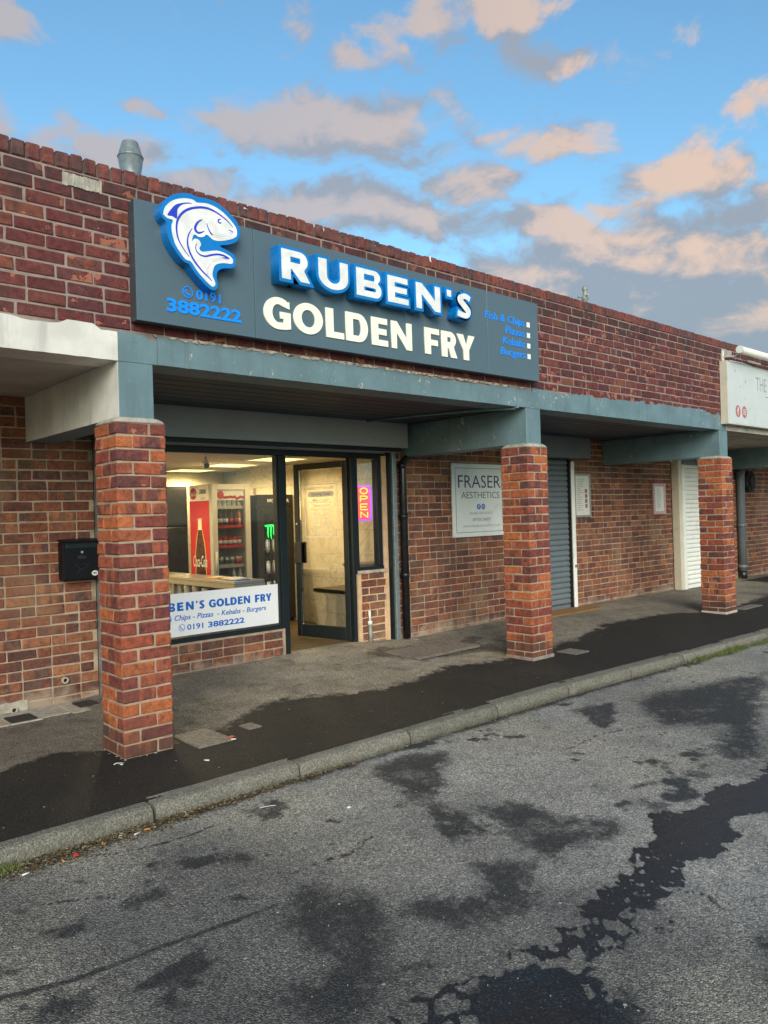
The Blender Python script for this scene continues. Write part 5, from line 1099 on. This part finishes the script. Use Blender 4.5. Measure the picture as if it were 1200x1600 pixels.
# aesthetics board
t = thing('wall_sign', (5.4, YB, 1.14), 'white aesthetics signboard on the brick wall behind the middle pillar', 'sign')
yw = YB-.025
mb = MB(); mb.box(4.895, yw, 1.142, 5.885, yw+.022, 2.042, .003); mb.build('board', M['white_board'], t)
mb = MB()
for q in ((4.95, 1.983, 5.83, 1.989), (4.95, 1.195, 5.83, 1.201), (4.95, 1.2015, 4.956, 1.9825), (5.824, 1.2015, 5.83, 1.9825)): mb.box(q[0], yw-.0015, q[1], q[2], yw-.0003, q[3])
mb.build('border_line', M['grey_print'], t)
text_split('FRASER', (5.0, 5.80, 1.745, 1.90), .001, yw-.0012, M['navy'], t, off=-.004); text_split('AESTHETICS', (5.05, 5.77, 1.615, 1.695), .001, yw-.0012, M['grey_print'], t, off=-.004)
text('FRASER AESTHETICS', (5.20, 5.63, 1.415, 1.445), .001, yw-.0012, M['soft_print'], t); text('07735126017', (5.25, 5.59, 1.335, 1.37), .001, yw-.0012, M['grey_print'], t); text('WWW.FRASERAESTHETICS.CO.UK', (5.07, 5.77, 1.258, 1.285), .001, yw-.0012, M['soft_print'], t)
for cx, ic in ((5.37, 'f'), (5.455, 'c')):
    mb = MB(); mb.prism_y(arc(cx, 1.51, .036, .036, 0, 345, 22), yw-.0012, yw-.0003); d_ = mb.build('round_icon', M['vinyl_blue'], t)
    if ic == 'f': text('f', (cx-.012, cx+.012, 1.487, 1.535), .0008, yw-.0022, M['label_white'], d_, name='icon_mark', off=.02)
    else: me = stand(curve_mesh([[(cx-.017,1.493),(cx+.017,1.493),(cx+.017,1.527),(cx-.017,1.527)], [(cx-.013,1.497),(cx+.013,1.497),(cx+.013,1.523),(cx-.013,1.523)], arc(cx,1.51,.008,.008,0,330,12), arc(cx,1.51,.005,.005,0,330,12)], .0008), yw-.0022, .0008); me.materials.append(M['label_white']); put('icon_mark', me, d_)
for cx in (4.91, 5.87):
    for cz in (1.157, 2.027): mb = MB(); mb.prism_y(arc(cx, cz, .005, .005, 0, 320, 10), yw-.002, yw-.0003); mb.build('screw', M['grey_print'], t)
# salon sign
t = thing('white_signboard', (9, -.03, 2.52), 'pale signboard starting with the word THE, past the farthest pillar', 'sign')
ys = -.06
mb = MB(); mb.box(8.30, ys, 2.527, 12.2, YF-.004, 3.345, .004); mb.build('board', M['pale_board'], t)
mb = MB(); mb.box(8.285, ys-.004, 2.517, 8.302, YF-.004, 3.352); mb.box(8.303, ys-.004, 3.346, 12.2, YF-.004, 3.353); mb.box(8.303, ys-.004, 2.517, 12.2, YF-.004, 2.526); mb.build('trim', M['cream_metal'], t)
text_split('THE', (9.20, 9.56, 3.03, 3.22), .002, ys-.002, M['soft_print'], t, off=-.002)
mb = MB(); mb.box(9.52, ys-.0015, 2.955, 10.6, ys-.0003, 2.965); mb.build('rule_line', M['rose'], t)
for cx, ic in ((8.60, 'f'), (8.80, 'c')):
    mb = MB(); mb.prism_y(arc(cx, 2.70, .075, .082, 0, 345, 24), ys-.0015, ys-.0003); d_ = mb.build('round_icon', M['rose'], t)
    if ic == 'f': text('f', (cx-.025, cx+.025, 2.65, 2.755), .0008, ys-.003, M['label_white'], d_, name='icon_mark', off=.02)
    else: me = stand(curve_mesh([[(cx-.036,2.664),(cx+.036,2.664),(cx+.036,2.736),(cx-.036,2.736)], [(cx-.028,2.672),(cx+.028,2.672),(cx+.028,2.728),(cx-.028,2.728)], arc(cx,2.70,.017,.017,0,330,14), arc(cx,2.70,.010,.010,0,330,14)], .0008), ys-.003, .0008); me.materials.append(M['label_white']); put('icon_mark', me, d_)
for cx, cz, s_ in ((8.55, 3.24, .03), (8.86, 3.12, .045), (8.70, 3.04, .025), (8.84, 2.89, .022), (8.98, 2.76, .02)):
    mb = MB(); mb.prism_y([p for q in range(4) for p in ((cx+s_*math.cos(q*math.pi/2), cz+s_*math.sin(q*math.pi/2)), (cx+s_*.18*math.cos(q*math.pi/2+.78), cz+s_*.18*math.sin(q*math.pi/2+.78)))], ys-.0013, ys-.0003); mb.build('star_print', M['soft_print'], t)
t = thing('sign_light', (10, -.15, 3.4), 'white tube light on a bracket above the pale signboard', 'light')
mb = MB(); mb.tube([(8.36, -.22, 3.475), (12.1, -.22, 3.475)], .045, 14); mb.build('tube', M['white_metal'], t)
mb = MB(); mb.tube([(8.33, -.22, 3.475), (8.359, -.22, 3.475)], .05, 14); mb.build('end_cap', M['white_metal'], t)
mb = MB(); mb.box(8.36, YF-.02, 3.37, 8.40, YF-.001, 3.50); mb.tube([(8.38, YF-.02, 3.42), (8.40, -.12, 3.41), (8.42, -.20, 3.455)], .011, 8); mb.build('bracket', M['white_metal'], t)
mb = MB(); mb.tube([(8.6, YF-.003, 3.40), (8.9, -.02, 3.385), (9.3, YF-.004, 3.39)], .006, 6); mb.build('cable', M['white_metal'], t)

# ================================================================== DOORS, PIPES AND FITTINGS ON THE BACK WALL
def slat_door(name, x0, x1, z0, n, mat, label, y):
    t_ = thing(name, ((x0+x1)/2, y, z0), label, 'shutter'); me0 = None
    for i in range(n):
        if me0 is None:
            mb_ = MB(); mb_.prism_x([(y+.018, 0), (y+.002, .003), (y-.008, .016), (y-.010, .034), (y-.005, .055), (y+.004, .068), (y+.006, .0745), (y+.018, .0745)], x0, x1); me0 = mb_.build('slat', mat, t_).data; o_ = t_.children[0] if t_.children else None
            for oo in list(bpy.data.objects):
                if oo.data is me0: bpy.data.objects.remove(oo)
        o_ = bpy.data.objects.new('slat', me0); C.objects.link(o_); o_.parent = t_; o_.matrix_parent_inverse = Matrix.Translation(-t_.location); o_.location = (0, 0, z0+.07+i*.0755)
    mb_ = MB(); mb_.box(x0, y-.006, z0, x1, y+.016, z0+.066, .004); mb_.build('bottom_bar', mat, t_)
    return t_
t = slat_door('roller_shutter', 6.36, 7.325, .04, 27, M['grey_metal'], 'closed dark grey roller shutter door behind the middle pillar', YB+.02)
mb = MB(); mb.box(7.345, YB-.05, .04, 7.415, YB-.001, 2.12, .005); mb.build('guide', M['white_metal'], t)
mb = MB(); mb.box(7.327, YB-.03, .04, 7.343, YB+.05, 2.14); mb.box(6.325, YB-.03, .04, 6.358, YB+.05, 2.14); mb.build('channel', M['black'], t)
mb = MB(); mb.box(7.36, YB-.056, .62, 7.40, YB-.051, .66); mb.build('lock', M['steel'], t)
mb = MB(); mb.box(6.33, YB+.05, .0, 7.42, YB+.2, 2.5); mb.build('backing', M['black'], t)
t = thing('shutter_housing', (6.9, YB-.1, 2.15), 'short grey shutter housing above the dark grey roller door', 'shutter box')
mb = MB(); mb.box(6.1, YB-.22, 2.155, 7.58, YB-.001, 2.445, .004); mb.build('cover', M['grey_metal'], t)
t = slat_door('roller_shutter', 10.49, 11.54, .045, 27, M['white_metal'], 'closed white roller shutter door behind the farthest pillar', YB-.10)
mb = MB(); mb.box(10.29, YB-.13, .04, 10.40, YB-.0, 2.30, .004); mb.build('side_frame', M['cream_metal'], t)
mb = MB(); mb.box(10.402, YB-.14, .04, 10.488, YB-.06, 2.14, .004); mb.build('guide', M['white_metal'], t)
mb = MB(); mb.box(10.402, YB-.16, 2.142, 11.6, YB-.08, 2.20, .004); mb.build('head_bar', M['grey_metal'], t)
mb = MB(); mb.box(10.402, YB-.11, 2.202, 11.6, YB-.0, 2.44); mb.box(10.42, YB-.06, .0, 11.55, YB+.1, 2.2); mb.build('head_panel', M['grey_paint'], t)
mb = MB(); mb.box(10.95, YB-.15, 2.203, 11.5, YB-.112, 2.33, .003); mb.build('name_plate', M['white_metal'], t)
# notices
t = thing('notice_frame', (7.63, YB, 1.32), 'pale framed price notice beside the dark grey shutter', 'notice', )
yy = YB-.02
mb = MB()
for q in ((7.435, 1.325, 7.465, 1.955), (7.815, 1.325, 7.845, 1.955), (7.466, 1.325, 7.814, 1.355), (7.466, 1.925, 7.814, 1.955)): mb.box(q[0], yy-.012, q[1], q[2], YB-.001, q[3], .003)
mb.build('frame', M['aged'], t)
mb = MB(); mb.box(7.466, yy, 1.356, 7.814, YB-.002, 1.924); mb.build('sheet', M['paper'], t)
for j in range(4): mb = MB(); mb.box(7.705, yy-.001, 1.46+j*.072, 7.765, yy-.0002, 1.515+j*.072); mb.build('photo', M['photo_print'], t)
mb = MB(); rr = random.Random(9)
for j in range(15): z = 1.86-j*.031; mb.box(7.51+.02*(j < 3), yy-.0008, z, 7.51+rr.uniform(.08, .17)+(.06 if j < 3 else 0), yy-.0002, z+.009)
mb.build('print_lines', M['soft_print'], t)
t = thing('notice_frame', (9.84, YB, 1.32), 'small pink framed price list between poster and white shutter', 'notice')
mb = MB()
for q in ((9.64, 1.32, 9.69, 1.825), (9.985, 1.32, 10.035, 1.825), (9.691, 1.32, 9.984, 1.37), (9.691, 1.775, 9.984, 1.825)): mb.box(q[0], yy-.01, q[1], q[2], YB-.001, q[3], .004)
mb.build('frame', M['pink_frame'], t)
mb = MB(); mb.box(9.691, yy+.002, 1.371, 9.984, YB-.002, 1.774); mb.build('sheet', M['paper'], t)
mb = MB()
for j in range(14): z = 1.74-j*.024; mb.box(9.76, yy+.001, z, 9.76+rr.uniform(.08, .15), yy+.0018, z+.007)
mb.build('print_lines', M['soft_print'], t)
# drainpipes
t = thing('drainpipe', (4.04, YB-.05, .04), 'black drainpipe running down the wall beside the shopfront', 'pipe')
mb = MB(); mb.tube([(4.46, 1.62, 2.43), (4.40, 1.66, 2.32), (4.26, 1.72, 2.17), (4.12, YB-.06, 2.08), (4.055, YB-.062, 2.02), (4.045, YB-.062, 1.95), (4.04, YB-.062, .055)], .043, 14); mb.build('pipe', M['black'], t)
for z in (1.99, 1.42, .76):
    mb = MB(); mb.tube([(4.042, YB-.062, z-.03), (4.042, YB-.062, z+.03)], .050, 14); c_ = mb.build('collar', M['black'], t)
    mb = MB(); mb.box(3.965, YB-.03, z-.012, 4.115, YB-.001, z+.012, .002); mb.build('bracket', M['black'], c_)
mb = MB(); mb.box(3.97, YB-.16, .0, 4.14, YB-.004, .038, .012); mb.build('gully_surround', M['cement'], t)
t = thing('drainpipe', (12.78, YB-.05, .1), 'grey drainpipe on the far wall beside the round vent', 'pipe')
mb = MB(); mb.tube([(12.98, 1.5, 2.42), (12.95, 1.6, 2.30), (12.80, YB-.07, 2.14), (12.78, YB-.07, 2.05), (12.78, YB-.07, .2)], .075, 14); mb.build('pipe', M['grey_metal'], t)
for z in (2.05, 1.05, .28): mb = MB(); mb.tube([(12.78, YB-.07, z-.03), (12.78, YB-.07, z+.03)], .085, 14); mb.build('collar', M['grey_metal'], t)
mb = MB(); mb.tube([(12.78, YB-.07, .04), (12.78, YB-.07, .199)], .08, 14); mb.build('base_pipe', M['black'], t)
t = thing('wall_vent', (13.2, YB, 1.7), 'dark round extractor vent on the far brick wall', 'vent')
mb = MB(); mb.tube([(13.2, YB-.10, 1.88), (13.2, YB-.001, 1.88)], .20, 20); mb.build('hood', M['iron'], t)
mb = MB(); mb.tube([(13.2, YB-.125, 1.88), (13.2, YB-.101, 1.88)], .10, 16); mb.build('hub', M['iron'], t)
for q in range(8): mb = MB(); a_ = q*math.pi/4; mb.tube([(13.2+.10*math.cos(a_), YB-.108, 1.88+.10*math.sin(a_)), (13.2+.19*math.cos(a_), YB-.104, 1.88+.19*math.sin(a_))], .010, 6); mb.build('spoke', M['iron'], t)
t = thing('stub_pipe', (3.53, YB, .1), 'short black and white pipe stub standing against the narrow low wall', 'pipe')
mb = MB(); mb.tube([(3.53, YB-.03, .02), (3.528, YB-.028, .27)], .022, 10); mb.build('sleeve', M['aged'], t)
mb = MB(); mb.tube([(3.528, YB-.028, .26), (3.527, YB-.027, .30)], .026, 10); mb.build('collar', M['cup'], t)
mb = MB(); mb.tube([(3.527, YB-.027, .30), (3.526, YB-.026, .41)], .014, 10); mb.build('pipe', M['cup'], t)
# mailbox
t = thing('mailbox', (.41, YB-.06, .99), 'black wall mailbox with round white sticker on the left brick wall', 'mailbox')
mb = MB(); mb.box(.262, YB-.115, .995, .556, YB-.001, 1.300, .006); mb.build('body', M['black_metal'], t)
mb = MB(); mb.hull([(.258, YB-.122, 1.300), (.560, YB-.122, 1.300), (.258, YB-.001, 1.312), (.560, YB-.001, 1.312), (.258, YB-.122, 1.308), (.560, YB-.122, 1.308), (.258, YB-.001, 1.322), (.560, YB-.001, 1.322)]); mb.build('lid', M['black_metal'], t)
mb = MB(); mb.box(.285, YB-.121, 1.245, .535, YB-.116, 1.285, .003); mb.build('letter_slot', M['frame'], t)
mb = MB(); mb.tube([(.41, YB-.115, 1.215), (.41, YB-.124, 1.215)], .010, 12); mb.build('lock', M['steel'], t)
mb = MB(); mb.box(.375, YB-.120, 1.16, .445, YB-.1155, 1.19, .002); mb.build('name_holder', M['dark_steel'], t)
mb = MB(); mb.prism_y([(.355,1.115),(.358,1.118),(.41,1.072),(.462,1.118),(.465,1.115),(.41,1.066)][::-1], YB-.117, YB-.1155); mb.box(.357, YB-.117, 1.119, .463, YB-.1155, 1.122); mb.prism_y([(.36,1.045),(.392,1.078),(.395,1.075),(.363,1.042)][::-1], YB-.117, YB-.1155); mb.build('envelope_mark', M['dark_steel'], t)
mb = MB(); mb.prism_y(arc(.512, 1.04, .026, .021, 0, 345, 18), YB-.117, YB-.1153); st = mb.build('sticker', M['label_white'], t)
text('SMC', (.494, .530, 1.032, 1.048), .0006, YB-.118, M['black'], st, off=.01)
# pipes and grates at the foot of the left wall
for cx, cz, lab in ((-.106, .025, 'small clay drain pipe end low in the left wall patch'), (.285, .19, 'small clay pipe end higher up the left wall near the rail')):
    t = thing('waste_pipe', (cx, YB, cz), lab, 'pipe', 'pipe ends in the left wall')
    me = stand(curve_mesh([arc(cx, cz, .026, .026, 0, 345, 20), arc(cx, cz, .016, .016, 0, 345, 20)], .04), YB-.03, .04); me.materials.append(M['clay']); put('rim', me, t)
    mb = MB(); mb.prism_y(arc(cx, cz, .0165, .0165, 0, 345, 16), YB-.016, YB-.010); mb.build('bore', M['black'], t)
fl = bpy.data.objects.new('flag_strip', None); C.objects.link(fl); struct(fl)
rr = random.Random(17); xx = -.9
while xx < .55:
    wd = rr.uniform(.16, .30); mb = MB(); mb.box(xx, 1.42+rr.uniform(-.03, .03), -.03, xx+wd-.006, 1.795, .006+rr.uniform(0, .003), .003); mb.build('flagstone', M['sand'] if rr.random() < .75 else M['cement'], fl); xx += wd
for x0, y0, x1, y1, lab in ((-.225, 1.43, -.045, 1.62, 'dark drain grate in the pale flags below the clay pipe'), (.305, 1.52, .455, 1.70, 'dark drain grate beside the galvanised rail')):
    t = thing('drain_grate', ((x0+x1)/2, (y0+y1)/2, 0), lab, 'grate', 'drain grates by the left wall')
    mb = MB()
    for q in ((x0, y0, x1, y0+.012), (x0, y1-.012, x1, y1), (x0, y0+.0125, x0+.012, y1-.0125), (x1-.012, y0+.0125, x1, y1-.0125)): mb.box(q[0], q[1], .004, q[2], q[3], .018)
    mb.build('rim', M['iron'], t)
    for j in range(5): mb = MB(); yy = y0+.025+j*(y1-y0-.06)/4; mb.box(x0+.013, yy, .006, x1-.013, yy+.012, .016); mb.build('grate_bar', M['iron'], t)
    mb = MB(); mb.box(x0+.0125, y0+.0125, .0035, x1-.0125, y1-.0125, .0105); mb.build('grate_pit', M['black'], t)
# covers in the pavement
def pz(x, y): return float(pave_z(np.array([[x]]), np.array([[y]]))[0, 0])
def cover(x0, y0, x1, y1, lab, rows, cols, mat='cover'):
    z = max(pz(x0, y0), pz(x1, y1), pz(x0, y1), pz(x1, y0)); t_ = thing('access_cover', ((x0+x1)/2, (y0+y1)/2, z), lab, 'access cover', 'metal covers in the pavement')
    mb_ = MB(); mb_.box(x0, y0, z-.02, x1, y1, z+.006, .003); mb_.build('plate', M[mat], t_)
    mb_ = MB()
    for i in range(rows):
        for j in range(cols):
            px = x0+(x1-x0)*(j+.5)/cols; py = y0+(y1-y0)*(i+.5)/rows; a_, b_ = (x1-x0)/cols*.36, (y1-y0)/rows*.14
            if (i+j) % 2: a_, b_ = (x1-x0)/cols*.14, (y1-y0)/rows*.36
            mb_.box(px-a_, py-b_, z+.006, px+a_, py+b_, z+.009)
    o_ = mb_.build('raised_tread', M[mat], t_); o_['kind'] = 'stuff'
    return t_
cover(.43, -.13, .69, .25, 'worn steel cover beside the nearest pillar foot', 11, 8)
cover(.88, .0, .985, .135, 'small square metal cover on the wet pavement', 5, 5)
cover(3.25, .75, 3.72, 1.25, 'rusty cover in the dry pavement before the drainpipe', 12, 12); cover(3.74, .80, 4.2, 1.42, 'rusty cover beside another, nearer the wall sign', 12, 12)
cover(4.58, -.12, 4.82, .12, 'flat cover on wet pavement just past the middle pillar', 7, 7); cover(8.75, .0, 9.35, .16, 'brown cover strip beyond the farthest pillar', 4, 12)
mb = MB(); mb.box(6.35, 1.45, pz(6.8, 1.6)-.02, 7.6, 1.79, pz(6.8, 1.7)+.006, .004); tag(mb.build('door_mat', pmat('ochre_mat', (.25,.13,.035), .9, .3, 20., .5, 80., dirt=((.05,.04,.03), 9., .7))), 'worn ochre mat at the foot of the dark grey shutter', 'mat')

# ================================================================== ROOF ITEMS
t = thing('flue_cowl', (1.15, 2.2, 2.8), 'silver double-cone flue cowl rising behind the brick coping', 'flue')
mb = MB(); mb.lathe([(.068, 0), (.068, 1.70)], (1.15, 2.2, 2.80), 28); mb.build('flue_pipe', M['galv'], t)
mb = MB(); mb.lathe([(.078, 4.50), (.076, 4.56), (.114, 4.79)], (1.15, 2.2, 0), 32); mb.build('lower_cone', M['galv'], t)
mb = MB(); mb.lathe([(.117, 4.79), (.118, 4.80), (.112, 4.806), (.074, 4.93), (.072, 4.935), (.066, 4.93), (.066, 4.86)], (1.15, 2.2, 0), 32); mb.build('upper_cone', M['galv'], t)
t = thing('vent_finial', (7.43, 1.5, 2.8), 'small weathered vent pipe finial on the roof behind the coping', 'finial')
mb = MB(); mb.lathe([(.035, 0), (.035, 1.55), (.05, 1.57), (.05, 1.60), (.03, 1.62), (.03, 1.69), (.042, 1.71), (.03, 1.75), (.005, 1.76)], (7.43, 1.5, 2.80), 14); mb.build('post', M['aged'], t)
for a_ in (0.4, 2.2, 4.1): mb = MB(); mb.tube([(7.43, 1.5, 4.40), (7.43+.10*math.cos(a_), 1.5+.10*math.sin(a_), 4.41)], .012, 8); mb.build('arm', M['aged'], t)

# ================================================================== LITTER AND WEEDS
rr = random.Random(23); mb = MB(); LM = []
for i, c_ in enumerate([(.12,.075,.03),(.07,.045,.025),(.20,.14,.06),(.045,.035,.025),(.13,.11,.04),(.28,.24,.17)]): LM.append(pmat('dead_leaf_%d' % i, c_, .85, .3, 50.))
def gutter_x():
    return rr.triangular(-1.3, 1.2, -.75) if rr.random() < .72 else rr.uniform(.5, 9.)
for i in range(4600):
    px = gutter_x(); wd = .028+.10*max(0, (.2-px))*.35; py = kerb_y(px)-abs(rr.gauss(0, wd))-.004; s_ = rr.uniform(.004, .014); a_ = rr.uniform(0, 6.3); z = ZR+.002+abs(rr.gauss(0, .004))+max(0, .018*(1-(kerb_y(px)-py)/.06))*rr.random(); mb.cur = rr.randrange(6)
    dx, dy = math.cos(a_)*s_, math.sin(a_)*s_; ex, ey = -math.sin(a_)*s_*.45, math.cos(a_)*s_*.45; tz = rr.uniform(-.003, .005)
    mb.add([(px-dx, py-dy, z), (px+ex, py+ey, z+tz), (px+dx, py+dy, z+rr.uniform(0, .004)), (px-ex, py-ey, z+tz*.3)], [(0, 1, 2, 3)])
tag(mb.build('leaf_litter', LM), 'dead leaves and grit gathered in the gutter along the kerb', 'litter', kind='stuff')
mb = MB()
for i in range(900):
    c_ = rr.choice([(5.6, .14), (6.0, .2), (6.35, .18), (6.9, .16), (7.3, .3), (6.2, .1), (-.93, .05)]); px = rr.gauss(c_[0], c_[1]); py = kerb_y(px)-abs(rr.gauss(0, .035))-.003; h_ = rr.uniform(.02, .075)*(.6 if px < 0 else 1); a_ = rr.uniform(0, 6.3); wd = .0028; lx, ly = rr.gauss(0, .4)*h_, rr.gauss(-.15, .4)*h_
    mb.add([(px-wd*math.cos(a_), py-wd*math.sin(a_), ZR), (px+wd*math.cos(a_), py+wd*math.sin(a_), ZR), (px+lx*.5+wd*.7, py+ly*.5, ZR+h_*.65), (px+lx, py+ly, ZR+h_), (px+lx*.5-wd*.7, py+ly*.5, ZR+h_*.65)], [(0, 1, 2, 3, 4)])
for i in range(160):
    px = rr.gauss(12.95, .35); py = 1.70+abs(rr.gauss(0, .05)); h_ = rr.uniform(.03, .09); wd = .004
    mb.add([(px-wd, py, .04), (px+wd, py, .04), (px+rr.gauss(0, .02), py+rr.gauss(0, .02), .04+h_)], [(0, 1, 2)])
tag(mb.build('weeds', M['tuft']), 'straggly grass growing where kerb and road meet', 'weeds', kind='stuff')
def butt(x, y, z, mat, label, ln=.032, r_=.0040, name='cigarette_butt', cat='litter', a=None, grp='cigarette ends'):
    a = rr.uniform(0, 3.14) if a is None else a; mb_ = MB(); dx, dy = math.cos(a)*ln/2, math.sin(a)*ln/2; mb_.tube([(x-dx, y-dy, z+r_), (x+dx, y+dy, z+r_)], r_, 8); return tag(mb_.build(name, M[mat]), label, cat, grp)
for x, y, mt, lab in ((-.383, -.835, 'butt_white', 'white cigarette end in the gutter litter above the dark crack'), (-.692, -.91, 'butt_orange', 'orange cigarette end left of the red scrap in the gutter'), (-.481, -.85, 'butt_orange', 'orange cigarette end amid leaves by the second kerb stone'), (-.257, -.855, 'butt_orange', 'orange cigarette end nearest the kerb joint'),
                  (-.316, -.87, 'butt_white', 'white cigarette end just left of the kerb joint'), (.352, -.368, 'butt_white', 'pale cigarette end on the wet pavement near the kerb'), (-.86, -.93, 'butt_white', 'white cigarette end at the far left of the gutter'), (.677, -.135, 'butt_white', 'white cigarette end on the edge of the worn cover')):
    butt(x, y, ZR+.004 if y < -.78 else pz(x, y)+(.006 if y > -.2 else 0), mt, lab)
mb = MB(); mb.box(-.640, -.905, ZR+.002, -.615, -.885, ZR+.012, .003); tag(mb.build('plastic_scrap', M['redplastic']), 'small red plastic scrap in the gutter leaves', 'litter')
mb = MB(); mb.hull([(.69+.03*math.cos(q), -.085+.022*math.sin(q), pz(.69, -.085)+.010+(.006 if q % 2 else .0)) for q in range(7)]+[(.69, -.085, pz(.69, -.085)+.020)]); tag(mb.build('plastic_scrap', M['orangelitter']), 'orange red scrap lying on the corner of the worn cover', 'litter')
mb = MB(); z_ = pz(-.06, -.02)+.003; mb.tube([(-.085, -.045, z_), (-.065, -.03, z_), (-.03, -.06, z_), (-.06, -.075, z_), (-.045, -.085, z_)], .0028, 6); tag(mb.build('paper_scrap', M['butt_white']), 'bent white scrap at the foot of the nearest pillar', 'litter')
mb = MB(); mb.hull([(.642+.016*math.cos(q), -1.358+.012*math.sin(q), ZR+.001) for q in range(6)]+[(.642, -1.358, ZR+.010)]); tag(mb.build('pebble', M['butt_white']), 'white pebble lying alone on the open road', 'pebble')
mb = MB(); mb.tube([(.30, -1.02, ZR+.004), (.36, -1.035, ZR+.004), (.385, -1.05, ZR+.003)], .0016, 6); tag(mb.build('straw_scrap', M['butt_white']), 'thin white straw scrap on the road near the kerb joint', 'litter')
mb = MB()
for i in range(700):                                           # loose grit and bright chips
    if rr.random() < .55: px, py = rr.uniform(-1.2, 3), rr.uniform(-3.4, -.9); z = ZR+.003
    elif rr.random() < .12: px, py = rr.gauss(.05, .35), rr.gauss(-2.95, .16); z = ZR+.001
    else: px, py = rr.uniform(-.8, 6), rr.uniform(-.7, .5); z = pz(px, py)+.001
    s_ = rr.uniform(.0008, .0030); mb.add([(px-s_, py-s_*.6, z-.002), (px+s_, py-s_*.5, z-.002), (px+s_*.3, py+s_, z-.002), (px, py, z+s_*.9)], [(0, 1, 3), (1, 2, 3), (2, 0, 3)])
tag(mb.build('grit', pmat('pale_grit', (.42,.40,.36), .7, .4, 40.)), 'loose pale grit scattered over road and pavement', 'grit', kind='stuff')
